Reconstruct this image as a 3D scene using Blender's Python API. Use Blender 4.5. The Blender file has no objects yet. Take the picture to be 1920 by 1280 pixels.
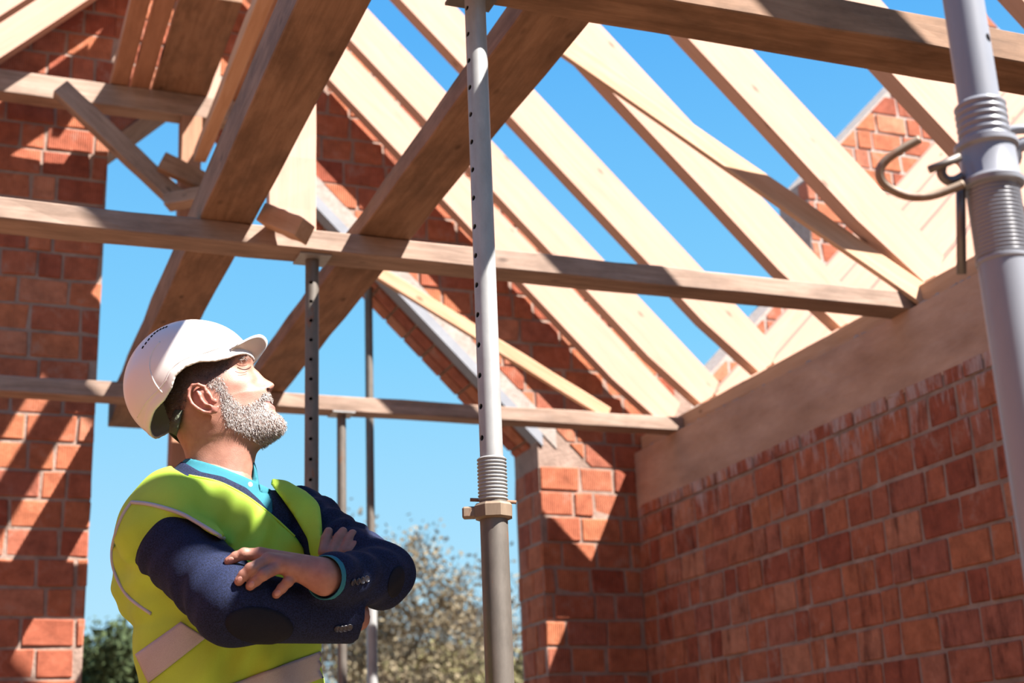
import bpy, bmesh, math, random
import numpy as np
from mathutils import Vector, Matrix, noise
from mathutils.bvhtree import BVHTree

sc = bpy.context.scene
COL = sc.collection
rng = random.Random(7)
V = Vector

# ------------------------------------------------------------------ camera
CZ = 0.85
YAW, PITCH, ROLL, FPX = math.radians(21.9), math.radians(17.75), math.radians(-2.41), 2667.0
_f = V((math.sin(YAW) * math.cos(PITCH), math.cos(YAW) * math.cos(PITCH), math.sin(PITCH)))
_r0 = V((math.cos(YAW), -math.sin(YAW), 0)); _u0 = _r0.cross(_f)
CR = _r0 * math.cos(ROLL) + _u0 * math.sin(ROLL)
CU = -_r0 * math.sin(ROLL) + _u0 * math.cos(ROLL)
CF = _f
CAM = V((0, 0, CZ))
cd = bpy.data.cameras.new('camera')
cd.sensor_width = 36; cd.lens = FPX / 1920 * 36
cd.clip_start = 0.05; cd.clip_end = 400
cd.dof.use_dof = True; cd.dof.focus_distance = 2.95; cd.dof.aperture_fstop = 4.5
cam = bpy.data.objects.new('camera', cd); COL.objects.link(cam)
cam.matrix_world = Matrix(((CR.x, CU.x, -CF.x, 0), (CR.y, CU.y, -CF.y, 0), (CR.z, CU.z, -CF.z, CZ), (0, 0, 0, 1)))
sc.camera = cam

# ------------------------------------------------------------------ light
SUN = V((0.39, -0.458, 0.80)).normalized()          # direction from the place towards the sun
sd = bpy.data.lights.new('sun', 'SUN'); sd.energy = 21.5; sd.angle = math.radians(0.53); sd.color = (1.0, 0.955, 0.91)
so = bpy.data.objects.new('sun', sd); COL.objects.link(so)
so.rotation_euler = SUN.to_track_quat('Z', 'Y').to_euler(); so.location = (6, -8, 14)
w = bpy.data.worlds.new('sky'); sc.world = w; w.use_nodes = True
nt = w.node_tree; nt.nodes.clear()
tc = nt.nodes.new('ShaderNodeTexCoord'); sx = nt.nodes.new('ShaderNodeSeparateXYZ')
cr = nt.nodes.new('ShaderNodeValToRGB'); bg = nt.nodes.new('ShaderNodeBackground'); wo = nt.nodes.new('ShaderNodeOutputWorld')
nt.links.new(tc.outputs['Generated'], sx.inputs[0]); nt.links.new(sx.outputs['Z'], cr.inputs[0])
nt.links.new(cr.outputs[0], bg.inputs[0]); nt.links.new(bg.outputs[0], wo.inputs[0])
els = cr.color_ramp.elements
els[0].position = 0.0; els[0].color = (0.60, 0.85, 1.0, 1)
els[1].position = 1.0; els[1].color = (0.05, 0.24, 0.75, 1)
for p, c in ((0.13, (0.45, 0.79, 1.0)), (0.30, (0.235, 0.65, 1.0)), (0.5, (0.11, 0.46, 0.96))):
    e = els.new(p); e.color = (*c, 1)
bg.inputs['Strength'].default_value = 1.0
sc.view_settings.view_transform = 'Standard'; sc.view_settings.look = 'None'
sc.view_settings.gamma = 1; sc.view_settings.use_curve_mapping = False
sc.view_settings.exposure = 0.0

# ------------------------------------------------------------------ helpers
def ray(x, y): return CF + CR * ((x - 960) / FPX) - CU * ((y - 640) / FPX)
def at_depth(x, y, d): return CAM + ray(x, y) * d
def at_y(x, y, Y): d = ray(x, y); return CAM + d * (Y / d.y)
def at_z(x, y, Z): d = ray(x, y); return CAM + d * ((Z - CZ) / d.z)

def tag(o, label=None, cat=None, group=None, kind=None):
    if label: o['label'] = label
    if cat: o['category'] = cat
    if group: o['group'] = group
    if kind: o['kind'] = kind
    return o

def link(name, me, mat=None, parent=None, mw=None):
    o = bpy.data.objects.new(name, me); COL.objects.link(o)
    if mat and me and not me.materials: me.materials.append(mat)
    if mw is not None: o.matrix_world = mw
    if parent: 
        o.parent = parent
    return o

def empty(name, loc):
    o = bpy.data.objects.new(name, None); COL.objects.link(o); o.location = loc; o.empty_display_size = .05
    return o

def mesh(name, vs, fs, smooth=False):
    me = bpy.data.meshes.new(name); me.from_pydata([tuple(v) for v in vs], [], fs); me.validate(); me.update()
    if smooth:
        for p in me.polygons: p.use_smooth = True
    return me

def bm_mesh(name, bm, smooth=False):
    bmesh.ops.recalc_face_normals(bm, faces=bm.faces)
    me = bpy.data.meshes.new(name); bm.to_mesh(me); bm.free()
    if smooth:
        for p in me.polygons: p.use_smooth = True
    return me

def box_mesh(name, dx, dy, dz, bev=0.0, origin=(0, 0, 0), jit=0.0):
    bm = bmesh.new(); bmesh.ops.create_cube(bm, size=1)
    for v in bm.verts:
        v.co = V((v.co.x * dx + origin[0], v.co.y * dy + origin[1], v.co.z * dz + origin[2]))
        if jit: v.co += V([rng.uniform(-jit, jit) for _ in range(3)])
    if bev: bmesh.ops.bevel(bm, geom=bm.edges[:], offset=bev, segments=1, affect='EDGES')
    return bm_mesh(name, bm)

def frame(a, b, up=V((0, 0, 1))):
    """matrix: X along a->b, Z near up, origin at the middle"""
    x = (b - a).normalized(); y = up.cross(x).normalized(); z = x.cross(y)
    m = Matrix.Identity(4)
    for i in range(3): m[i][0] = x[i]; m[i][1] = y[i]; m[i][2] = z[i]; m[i][3] = (a[i] + b[i]) / 2
    return m

def board(name, a, b, wid, hgt, mat, up=V((0, 0, 1)), parent=None, bev=.004, segs=8, warp=.002):
    """sawn board from a to b (centre line), wid across, hgt along up; slightly wavy arrises"""
    a, b = V(a), V(b); L = (b - a).length; mw = frame(a, b, up)
    bm = bmesh.new(); rings = []
    for i in range(segs + 1):
        x = -L / 2 + L * i / segs; ring = []
        for sy, sz in ((-1, -1), (1, -1), (1, 1), (-1, 1)):
            ring.append(bm.verts.new((x, sy * wid / 2 + rng.uniform(-warp, warp), sz * hgt / 2 + rng.uniform(-warp, warp))))
        rings.append(ring)
    for i in range(segs):
        for k in range(4): bm.faces.new((rings[i][k], rings[i][(k + 1) % 4], rings[i + 1][(k + 1) % 4], rings[i + 1][k]))
    bm.faces.new(rings[0][::-1]); bm.faces.new(rings[-1])
    bmesh.ops.recalc_face_normals(bm, faces=bm.faces)
    if bev:
        ed = [e for e in bm.edges if len(e.link_faces) == 2 and e.calc_face_angle() > .8]
        bmesh.ops.bevel(bm, geom=ed, offset=bev, segments=1, affect='EDGES')
    o = link(name, bm_mesh(name, bm), mat, parent, mw if parent is None else parent.matrix_world.inverted() @ mw)
    return o

def tube_mesh(name, r, z0, z1, seg=28, r_in=None):
    bm = bmesh.new(); R = []
    prof = [(r, z0), (r, z1)] + ([(r_in, z1), (r_in, z0)] if r_in else [])
    for rr, z in prof: R.append([bm.verts.new((rr * math.cos(2 * math.pi * k / seg), rr * math.sin(2 * math.pi * k / seg), z)) for k in range(seg)])
    n = len(R)
    for j in range(n if r_in else n - 1):
        A, B = R[j], R[(j + 1) % n]
        for k in range(seg): bm.faces.new((A[k], A[(k + 1) % seg], B[(k + 1) % seg], B[k]))
    if not r_in: bm.faces.new(R[0][::-1]); bm.faces.new(R[1])
    return bm_mesh(name, bm)

def lathe_mesh(name, prof, seg=28, smooth=False, cap=True):
    bm = bmesh.new(); R = []
    for rr, z in prof: R.append([bm.verts.new((rr * math.cos(2 * math.pi * k / seg), rr * math.sin(2 * math.pi * k / seg), z)) for k in range(seg)])
    for A, B in zip(R, R[1:]):
        for k in range(seg): bm.faces.new((A[k], A[(k + 1) % seg], B[(k + 1) % seg], B[k]))
    if cap: bm.faces.new(R[0][::-1]); bm.faces.new(R[-1])
    return bm_mesh(name, bm, smooth)

def sweep_mesh(name, pts, r, seg=10, smooth=True, flat=None):
    """tube along points; r number or list; flat=(a,b) elliptical section"""
    pts = [V(p) for p in pts]; n = len(pts); bm = bmesh.new(); R = []
    t0 = (pts[1] - pts[0]).normalized(); up = V((0, 0, 1)) if abs(t0.z) < .9 else V((1, 0, 0))
    nx = t0.cross(up).normalized()
    for i, p in enumerate(pts):
        t = (pts[min(i + 1, n - 1)] - pts[max(i - 1, 0)]).normalized()
        nx = (nx - t * nx.dot(t)).normalized(); ny = t.cross(nx)
        rr = r[i] if isinstance(r, (list, tuple)) else r
        R.append([bm.verts.new(p + nx * (rr * math.cos(2 * math.pi * k / seg)) + ny * (rr * math.sin(2 * math.pi * k / seg))) for k in range(seg)])
    for A, B in zip(R, R[1:]):
        for k in range(seg): bm.faces.new((A[k], A[(k + 1) % seg], B[(k + 1) % seg], B[k]))
    bm.faces.new(R[0][::-1]); bm.faces.new(R[-1])
    return bm_mesh(name, bm, smooth)

def prism_mesh(name, poly, Y0, Y1, axis='y'):
    """closed polygon in XZ extruded along Y (or in YZ along X)"""
    n = len(poly)
    def P(q, d): return (q[0], d, q[1]) if axis == 'y' else (d, q[0], q[1])
    vs = [P(q, Y0) for q in poly] + [P(q, Y1) for q in poly]
    fs = [tuple(range(n)), tuple(range(2 * n - 1, n - 1, -1))] + [(i, i + n, (i + 1) % n + n, (i + 1) % n) for i in range(n)]
    bm = bmesh.new(); bv = [bm.verts.new(v) for v in vs]
    for f in fs: bm.faces.new([bv[i] for i in f])
    return bm_mesh(name, bm)

# ------------------------------------------------------------------ materials
def mat_new(name, rough=.8, spec=.3):
    m = bpy.data.materials.new(name); m.use_nodes = True
    b = m.node_tree.nodes['Principled BSDF']; b.inputs['Roughness'].default_value = rough
    b.inputs['Specular IOR Level'].default_value = spec
    return m, m.node_tree, b
def N(t, kind, **kw):
    n = t.nodes.new(kind)
    for k, v in kw.items():
        if k in n.inputs: n.inputs[k].default_value = v
        else: setattr(n, k, v)
    return n
def ramp(t, stops):
    n = t.nodes.new('ShaderNodeValToRGB'); e = n.color_ramp.elements
    e[0].position, e[0].color = stops[0][0], (*stops[0][1], 1); e[1].position, e[1].color = stops[-1][0], (*stops[-1][1], 1)
    for p, c in stops[1:-1]: q = e.new(p); q.color = (*c, 1)
    return n
def bump(t, b, hsock, strength=.3, dist=.01):
    n = N(t, 'ShaderNodeBump', Strength=strength, Distance=dist); t.links.new(hsock, n.inputs['Height']); t.links.new(n.outputs[0], b.inputs['Normal'])
def coords(t, scale=(1, 1, 1), rand=True):
    tcn = N(t, 'ShaderNodeTexCoord'); mp = N(t, 'ShaderNodeMapping'); mp.inputs['Scale'].default_value = scale
    if rand:
        oi = N(t, 'ShaderNodeObjectInfo'); mu = N(t, 'ShaderNodeVectorMath', operation='SCALE'); mu.inputs[0].default_value = (7.3, 3.1, 5.7)
        ad = N(t, 'ShaderNodeVectorMath', operation='ADD'); t.links.new(oi.outputs['Random'], mu.inputs['Scale'])
        t.links.new(tcn.outputs['Object'], ad.inputs[0]); t.links.new(mu.outputs[0], ad.inputs[1]); t.links.new(ad.outputs[0], mp.inputs['Vector'])
    else: t.links.new(tcn.outputs['Object'], mp.inputs['Vector'])
    return mp.outputs[0]

def wood_mat(name, c_lo, c_mid, c_hi, dirt=0.0, rough=.75):
    m, t, b = mat_new(name, rough, .25)
    v = coords(t, (1.2, 16, 16)); n1 = N(t, 'ShaderNodeTexNoise', Scale=2.2, Detail=5, Roughness=.6, Distortion=.8); t.links.new(v, n1.inputs['Vector'])
    r = ramp(t, [(.25, c_lo), (.5, c_mid), (.78, c_hi)]); t.links.new(n1.outputs[0], r.inputs[0])
    v2 = coords(t, (2.2, 5, 5)); n2 = N(t, 'ShaderNodeTexVoronoi', Scale=1.6); t.links.new(v2, n2.inputs['Vector'])
    kr = ramp(t, [(.035, (1, 1, 1)), (.11, (0, 0, 0))]); t.links.new(n2.outputs['Distance'], kr.inputs[0])
    mx = N(t, 'ShaderNodeMix', data_type='RGBA'); kn = tuple(x * .55 for x in c_lo)
    t.links.new(kr.outputs[0], mx.inputs[0]); t.links.new(r.outputs[0], mx.inputs[6]); mx.inputs[7].default_value = (*kn, 1)
    out = mx.outputs[2]
    if dirt:
        v3 = coords(t, (1, 2.5, 2.5)); n3 = N(t, 'ShaderNodeTexNoise', Scale=3.5, Detail=7, Roughness=.65); t.links.new(v3, n3.inputs['Vector'])
        dr = ramp(t, [(.42, (0, 0, 0)), (.72, (dirt,) * 3)]); t.links.new(n3.outputs[0], dr.inputs[0])
        m2 = N(t, 'ShaderNodeMix', data_type='RGBA'); t.links.new(dr.outputs[0], m2.inputs[0]); t.links.new(out, m2.inputs[6]); m2.inputs[7].default_value = (*[x * .45 for x in c_lo], 1)
        out = m2.outputs[2]
    t.links.new(out, b.inputs['Base Color']); bump(t, b, n1.outputs[0], .25, .004)
    return m
M = {}
M['pine'] = wood_mat('fresh_pine', (.425, .245, .17), (.47, .28, .20), (.505, .31, .23))
M['pine2'] = wood_mat('yellow_pine', (0.388, 0.215, 0.114), (0.469, 0.275, 0.162), (0.520, 0.330, 0.210))
M['old'] = wood_mat('used_timber', (0.186, 0.100, 0.054), (0.256, 0.143, 0.082), (0.333, 0.198, 0.122), dirt=.75)
M['grey'] = wood_mat('weathered_timber', (0.224, 0.147, 0.106), (0.319, 0.218, 0.159), (0.413, 0.295, 0.230), dirt=.6)
M['red'] = wood_mat('reddish_plank', (0.276, 0.132, 0.075), (0.356, 0.178, 0.103), (0.425, 0.224, 0.138), dirt=.3)

def brick_mat(name, stained=False):
    m, t, b = mat_new(name, .9, .15)
    oi = N(t, 'ShaderNodeObjectInfo')
    r = ramp(t, [(0, (0.291, 0.079, 0.045)), (.3, (0.402, 0.129, 0.069)), (.6, (0.444, 0.156, 0.075)), (.82, (0.347, 0.116, 0.073)), (1, (0.485, 0.205, 0.115))]); t.links.new(oi.outputs['Random'], r.inputs[0])
    v = coords(t, (1, 1, 1)); n = N(t, 'ShaderNodeTexNoise', Scale=14, Detail=6, Roughness=.65); t.links.new(v, n.inputs['Vector'])
    nr = ramp(t, [(.3, (.62, .6, .6)), (.7, (1.12, 1.1, 1.1))]); t.links.new(n.outputs[0], nr.inputs[0])
    mx = N(t, 'ShaderNodeMix', data_type='RGBA', blend_type='MULTIPLY'); mx.inputs[0].default_value = 1
    t.links.new(r.outputs[0], mx.inputs[6]); t.links.new(nr.outputs[0], mx.inputs[7])
    # smears of pale mortar
    n2 = N(t, 'ShaderNodeTexNoise', Scale=7, Detail=8, Roughness=.7); t.links.new(v, n2.inputs['Vector'])
    sr = ramp(t, [(.57, (0, 0, 0)), (.72, (.75, .75, .75))]); t.links.new(n2.outputs[0], sr.inputs[0])
    m2 = N(t, 'ShaderNodeMix', data_type='RGBA'); t.links.new(sr.outputs[0], m2.inputs[0]); t.links.new(mx.outputs[2], m2.inputs[6]); m2.inputs[7].default_value = (.27, .185, .145, 1)
    out = m2.outputs[2]
    if stained:      # lime bloom running down from the ring beam, and sooty patches
        ge = N(t, 'ShaderNodeNewGeometry'); mpp = N(t, 'ShaderNodeMapping'); mpp.inputs['Scale'].default_value = (9, 9, 2.2); t.links.new(ge.outputs['Position'], mpp.inputs['Vector'])
        n3 = N(t, 'ShaderNodeTexNoise', Scale=1.6, Detail=7, Roughness=.7); t.links.new(mpp.outputs[0], n3.inputs['Vector']); sp = N(t, 'ShaderNodeSeparateXYZ'); t.links.new(ge.outputs['Position'], sp.inputs[0])
        mr = N(t, 'ShaderNodeMapRange'); mr.inputs[1].default_value = 1.9; mr.inputs[2].default_value = 2.46; mr.inputs[3].default_value = -.16; mr.inputs[4].default_value = .10; t.links.new(sp.outputs['Z'], mr.inputs[0])
        ad2 = N(t, 'ShaderNodeMath', operation='ADD'); t.links.new(n3.outputs[0], ad2.inputs[0]); t.links.new(mr.outputs[0], ad2.inputs[1]); lr = ramp(t, [(.55, (0, 0, 0)), (.68, (.8, .8, .8))]); t.links.new(ad2.outputs[0], lr.inputs[0])
        m3 = N(t, 'ShaderNodeMix', data_type='RGBA'); t.links.new(lr.outputs[0], m3.inputs[0]); t.links.new(out, m3.inputs[6]); m3.inputs[7].default_value = (.44, .34, .31, 1)
        n4 = N(t, 'ShaderNodeTexNoise', Scale=1.1, Detail=6, Roughness=.7); t.links.new(mpp.outputs[0], n4.inputs['Vector']); dk = ramp(t, [(.52, (1, 1, 1)), (.70, (.35, .32, .34))]); t.links.new(n4.outputs[0], dk.inputs[0])
        m4 = N(t, 'ShaderNodeMix', data_type='RGBA', blend_type='MULTIPLY'); m4.inputs[0].default_value = 1; t.links.new(m3.outputs[2], m4.inputs[6]); t.links.new(dk.outputs[0], m4.inputs[7]); out = m4.outputs[2]
    t.links.new(out, b.inputs['Base Color'])
    tcn = N(t, 'ShaderNodeTexCoord'); wv = N(t, 'ShaderNodeTexWave', Scale=26, Distortion=.3, bands_direction='X'); t.links.new(tcn.outputs['Object'], wv.inputs['Vector'])
    ad = N(t, 'ShaderNodeMath', operation='MULTIPLY_ADD'); ad.inputs[1].default_value = .6; t.links.new(wv.outputs['Fac'], ad.inputs[0]); t.links.new(n.outputs[0], ad.inputs[2])
    bump(t, b, ad.outputs[0], .8, .007)
    return m
M['brick'] = brick_mat('ribbed_clay_brick')
M['brick_stained'] = brick_mat('stained_clay_brick', True)
def noisy_mat(name, stops, scale=6, rough=.9, bs=.5, bd=.01, detail=8, spec=.2, stretch=(1, 1, 1)):
    m, t, b = mat_new(name, rough, spec); v = coords(t, stretch, False)
    n = N(t, 'ShaderNodeTexNoise', Scale=scale, Detail=detail, Roughness=.65); t.links.new(v, n.inputs['Vector'])
    r = ramp(t, stops); t.links.new(n.outputs[0], r.inputs[0]); t.links.new(r.outputs[0], b.inputs['Base Color'])
    n2 = N(t, 'ShaderNodeTexNoise', Scale=scale * 6, Detail=5); t.links.new(v, n2.inputs['Vector']); bump(t, b, n2.outputs[0], bs, bd)
    return m
M['mortar'] = noisy_mat('mortar', [(.3, (0.189, 0.128, 0.099)), (.6, (0.297, 0.209, 0.165)), (.8, (0.392, 0.297, 0.243))], 9)
M['mortar_lump'] = noisy_mat('mortar_lump', [(.3, (.26, .21, .18)), (.7, (.40, .35, .31))], 30)
M['concrete'] = noisy_mat('cast_concrete', [(.25, (0.261, 0.152, 0.102)), (.5, (0.384, 0.239, 0.167)), (.75, (0.492, 0.326, 0.235))], 2.2, stretch=(1, 1, 3), bs=.35)
M['lintel'] = noisy_mat('smooth_lintel', [(.3, (.20, .21, .235)), (.7, (.27, .28, .30))], 5, bs=.1)
M['ground'] = noisy_mat('sandy_ground', [(.3, (.13, .085, .055)), (.7, (.20, .14, .095))], 2.0)
M['shell'] = noisy_mat('brick_shell', [(.3, (0.260, 0.098, 0.058)), (.7, (0.364, 0.156, 0.098))], 5)
M['bark'] = noisy_mat('bark', [(.3, (.07, .052, .036)), (.7, (.14, .11, .08))], 12)
def metal_mat(name, c0, c1, metallic=.7, rough=.45, scale=8, rust=None):
    m, t, b = mat_new(name, rough, .5); b.inputs['Metallic'].default_value = metallic; v = coords(t, (1, 1, .35), False)
    n = N(t, 'ShaderNodeTexNoise', Scale=scale * 3, Detail=7, Roughness=.65); t.links.new(v, n.inputs['Vector'])
    r = ramp(t, [(.3, c0), (.7, c1)]); t.links.new(n.outputs[0], r.inputs[0]); out = r.outputs[0]
    if rust:
        n2 = N(t, 'ShaderNodeTexNoise', Scale=scale * 2.2, Detail=9, Roughness=.7); t.links.new(v, n2.inputs['Vector'])
        rr = ramp(t, [(rust, (0, 0, 0)), (rust + .07, (1, 1, 1))]); t.links.new(n2.outputs[0], rr.inputs[0])
        mx = N(t, 'ShaderNodeMix', data_type='RGBA'); t.links.new(rr.outputs[0], mx.inputs[0]); t.links.new(out, mx.inputs[6]); mx.inputs[7].default_value = (.16, .075, .035, 1); out = mx.outputs[2]
        mm = N(t, 'ShaderNodeMath', operation='MULTIPLY_ADD'); mm.inputs[1].default_value = -metallic; mm.inputs[2].default_value = metallic; t.links.new(rr.outputs[0], mm.inputs[0]); t.links.new(mm.outputs[0], b.inputs['Metallic'])
    t.links.new(out, b.inputs['Base Color']); bump(t, b, n.outputs[0], .08, .002)
    return m
M['galv'] = metal_mat('galvanised_steel', (.25, .245, .235), (.36, .355, .34), .25, .5)
M['dull'] = metal_mat('stained_steel', (.10, .085, .07), (.17, .145, .12), .35, .5, rust=.60)
M['paint'] = metal_mat('grey_painted_steel', (.19, .195, .215), (.225, .23, .25), 0.0, .32)
M['rust'] = metal_mat('rusty_steel', (.15, .07, .04), (.24, .13, .075), .2, .75, rust=.55)
M['bronze'] = metal_mat('dirty_cast_iron', (.15, .10, .065), (.25, .18, .12), .3, .6, rust=.58)
M['darksteel'] = metal_mat('dark_steel', (.10, .09, .085), (.20, .18, .16), .6, .4)
M['black'] = mat_new('hole_dark', .9, .1)[0]; M['black'].node_tree.nodes['Principled BSDF'].inputs['Base Color'].default_value = (.012, .011, .01, 1)

# ------------------------------------------------------------------ setting: ground and walls
YB = 7.55           # face of the back gable wall
XW = 3.80           # inner face of the right wall
RS, RSB = 7.12, 6.80  # rafter top / underside: X + Z
XR = 1.03           # ridge
ZR = RS - XR
CO = .15            # brick course
g = link('floor', mesh('floor', [(-60, -40, 0), (90, -40, 0), (90, 110, 0), (-60, 110, 0)], [(0, 1, 2, 3)]), M['ground']); tag(g, 'sandy bare ground of the building site', kind='structure')

def clip_poly(poly, a, b, c):
    """keep a*x+b*z<=c"""
    out = []
    for i in range(len(poly)):
        p, q = poly[i], poly[(i + 1) % len(poly)]; dp = a * p[0] + b * p[1] - c; dq = a * q[0] + b * q[1] - c
        if dp <= 0: out.append(p)
        if dp * dq < 0: s = dp / (dp - dq); out.append((p[0] + (q[0] - p[0]) * s, p[1] + (q[1] - p[1]) * s))
    return out
def parea(p): return abs(sum(p[i][0] * p[(i + 1) % len(p)][1] - p[(i + 1) % len(p)][0] * p[i][1] for i in range(len(p)))) / 2
_bricks = {}
def brick_full(L, H, D, mat):
    k = (round(L, 3), round(H, 3), round(D, 3), mat)
    if k not in _bricks: 
        _bricks[k] = [box_mesh('brick', L, D, H, .005, (0, D / 2, 0), .004) for _ in range(4)]
        for me in _bricks[k]: me.materials.append(M[mat])
    return rng.choice(_bricks[k])
def lay(parent, org, ux, poly_clips, u0, u1, z0, z1, lens, depth=.11, off=0.0, joint=.017, seed=1, mat='brick'):
    """lay brick courses on a face: org + ux*u + z ; face outward = -(ux x z rotated) i.e. local -Y"""
    R = random.Random(seed); uz = V((0, 0, 1)); n = 0
    uy = uz.cross(ux)      # into the wall
    k0 = math.floor(z0 / CO)
    for k in range(k0, math.ceil(z1 / CO)):
        zc = k * CO; u = u0 - (R.random() * .13 + (k % 2) * .13) + off
        while u < u1:
            L = R.choice(lens); a, b = max(u, u0), min(u + L - joint, u1); u += L
            if b - a < .03: continue
            poly = [(a, zc + joint / 2), (b, zc + joint / 2), (b, zc + CO - joint / 2), (a, zc + CO - joint / 2)]; A0 = parea(poly)
            for c in poly_clips:
                poly = clip_poly(poly, *c)
                if len(poly) < 3: break
            if len(poly) < 3 or parea(poly) < .0012: continue
            pr = R.uniform(-.003, .005)
            m = Matrix.Identity(4)
            cu, cz = (a + b) / 2, zc + CO / 2
            o3 = org + ux * cu + uz * cz - uy * (pr + .006)
            for i in range(3): m[i][0] = ux[i]; m[i][1] = uy[i]; m[i][2] = uz[i]; m[i][3] = o3[i]
            if parea(poly) > A0 * .985:
                me = brick_full(round((b - a) / .02) * .02 if False else (b - a), CO - joint, depth, mat)
            else:
                pl = [(p[0] - cu, p[1] - cz) for p in poly]; me = prism_mesh('brick_cut', pl, 0, depth); me.materials.append(M[mat])
            br = bpy.data.objects.new('brick', me); COL.objects.link(br); br.parent = parent; br.matrix_world = m; n += 1
    return n

# back gable wall with its big raking opening
XJ0, XJ1, SOF = .645, 3.17, 6.02
SOL = 3.80; XA = (SOF - SOL) / 2      # left rake of the opening: Z - X, and its apex
zl = lambda x: x + RS - 2 * XR - .02
RP = 7.50; XP = (RP - zl(0)) / 2        # parapet rake of the gable, and its peak
core = [(-1.9, 0), (XJ0, 0), (XJ0, SOL + XJ0), (XA, SOL + XA), (XJ1, SOF - XJ1), (XJ1, 0), (4.22, 0), (4.22, RP - 4.22), (XP, RP - XP), (-1.9, zl(-1.9))]
wb = link('wall_back', prism_mesh('wall_back', core, YB, YB + .38), M['mortar']); tag(wb, 'brick gable wall with a tall raking opening', kind='structure')
X1 = V((1, 0, 0)); org = V((0, YB, 0))
rakeR = (1, 1, RP - .01); rakeL = (-1, 1, RS - 2 * XR - .03)
n1 = lay(wb, org, X1, [rakeR, rakeL, (1, 0, XJ0)], -.32, XJ0, 1.05, 5.7, [.26, .26, .26, .19, .13], seed=3)
n2 = lay(wb, org, X1, [rakeR, rakeL, (-1, -1, -(SOF + .20))], XA, XW + .3, 2.7, 6.4, [.26, .26, .19, .13], seed=4)
n2 += lay(wb, org, X1, [rakeR, rakeL, (1, -1, -SOL - .02)], XJ0, XA, 4.35, 6.4, [.26, .26, .19, .13], seed=44)
n3 = lay(wb, org, X1, [], XJ1, XW - .005, 1.05, 2.699, [.26, .22, .13], seed=5)
n4 = lay(wb, V((XJ1, YB + .38, 0)), V((0, -1, 0)), [], .0, .372, 1.05, 2.699, [.26, .19, .13], depth=.1, seed=6)
# raking cast lintel of the opening, and its brick soffit seen from below
def rake_prism(name, x0, x1, s0, s1, y0, y1, mat, parent=None):
    poly = [(x0, s0 - x0), (x1, s0 - x1), (x1, s1 - x1), (x0, s1 - x0)]
    return link(name, prism_mesh(name, poly, y0, y1), mat, parent)
li = rake_prism('trim_2', XA, XJ1 + .03, SOF - .005, SOF + .075, YB - .012, YB + .10, M['lintel']); tag(li, 'grey raking lintel edge over the gable opening', kind='structure')
li2 = rake_prism('trim_3', XA, XJ1 + .12, SOF + .075, SOF + .20, YB - .006, YB + .10, M['mortar_lump']); tag(li2, 'mortar bedding above the raking lintel', kind='structure')
k = 0; x = XA + .02
sx_ = (SOF - x)
while x < XJ1 - .02:      # soffit bricks, laid along the rake
    for j in range(2):
        a = .115 + j * .135
        me = prism_mesh('brick_cut', [(-.055, .055), (.045, -.045), (.055, -.035), (-.045, .065)], 0, .12); me.materials.append(M['brick'])
        b_ = bpy.data.objects.new('brick', me); COL.objects.link(b_); b_.parent = wb; b_.location = (x + .05, YB + a, SOF - .02 - x - .05)
    x += .112

# right wall with a cast ring beam on top
wr = link('wall_right', prism_mesh('wall_right', [(YB + .38, 0), (YB + .38, 2.46), (.6, 2.46), (.6, 0)], XW, XW + .38, 'x'), M['mortar']); tag(wr, 'shaded brick side wall under a concrete ring beam', kind='structure')
n5 = lay(wr, V((XW, YB, 0)), V((0, -1, 0)), [(0, 1, 2.47)], .0, 4.3, 1.05, 2.47, [.26, .26, .13, .13, .19], seed=9, mat='brick_stained')
bm = bmesh.new(); bmesh.ops.create_grid(bm, x_segments=140, y_segments=9, size=.5)
for v in bm.verts:
    y = .6 + (v.co.x + .5) * (YB + .38 - .6); z = 2.455 + (v.co.y + .5) * .345
    e = noise.noise(V((y * 2.1, z * 9, 0))) * .006 + noise.noise(V((y * 14, z * 22, 3))) * .003
    if v.co.y < -.45: z += noise.noise(V((y * 6, 0, 9))) * .02
    v.co = V((XW - .004 + e, y, z))
r_ = bmesh.ops.extrude_face_region(bm, geom=bm.faces[:]); 
for v in [q for q in r_['geom'] if isinstance(q, bmesh.types.BMVert)]: v.co.x = XW + .38
rb = link('trim_1', bm_mesh('trim_1', bm), M['concrete']); tag(rb, 'cast concrete ring beam along the top of the side wall', kind='structure')
# mortar lumps squeezed out under the wall plate and over the top course
def lumps(name, pts, r, parent, label=None):
    vs, fs = [], []
    for p in pts:
        b0 = len(vs); s = r * rng.uniform(.5, 1.5); e = rng.uniform(1, 2.6)
        for dz in (-1, 0, 1):
            for k in range(6):
                c = math.cos(k * math.pi / 3); q = math.sin(k * math.pi / 3); rr = s * (1 if dz == 0 else .55)
                vs.append((p[0] + rr * c * .8, p[1] + rr * q * e, p[2] + dz * s * .8 * rng.uniform(.6, 1.1)))
        for j in range(2):
            for k in range(6): fs.append((b0 + j * 6 + k, b0 + j * 6 + (k + 1) % 6, b0 + (j + 1) * 6 + (k + 1) % 6, b0 + (j + 1) * 6 + k))
        fs += [tuple(b0 + k for k in range(6))[::-1], tuple(b0 + 12 + k for k in range(6))]
    o = link(name, mesh(name, vs, fs, True), M['mortar_lump'], parent); o['kind'] = 'stuff'
    return o
R2 = random.Random(5)
lumps('mortar_crumbs', [(XW + .01, R2.uniform(3.2, 7.4), 2.803) for _ in range(90)], .009, rb)
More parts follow.
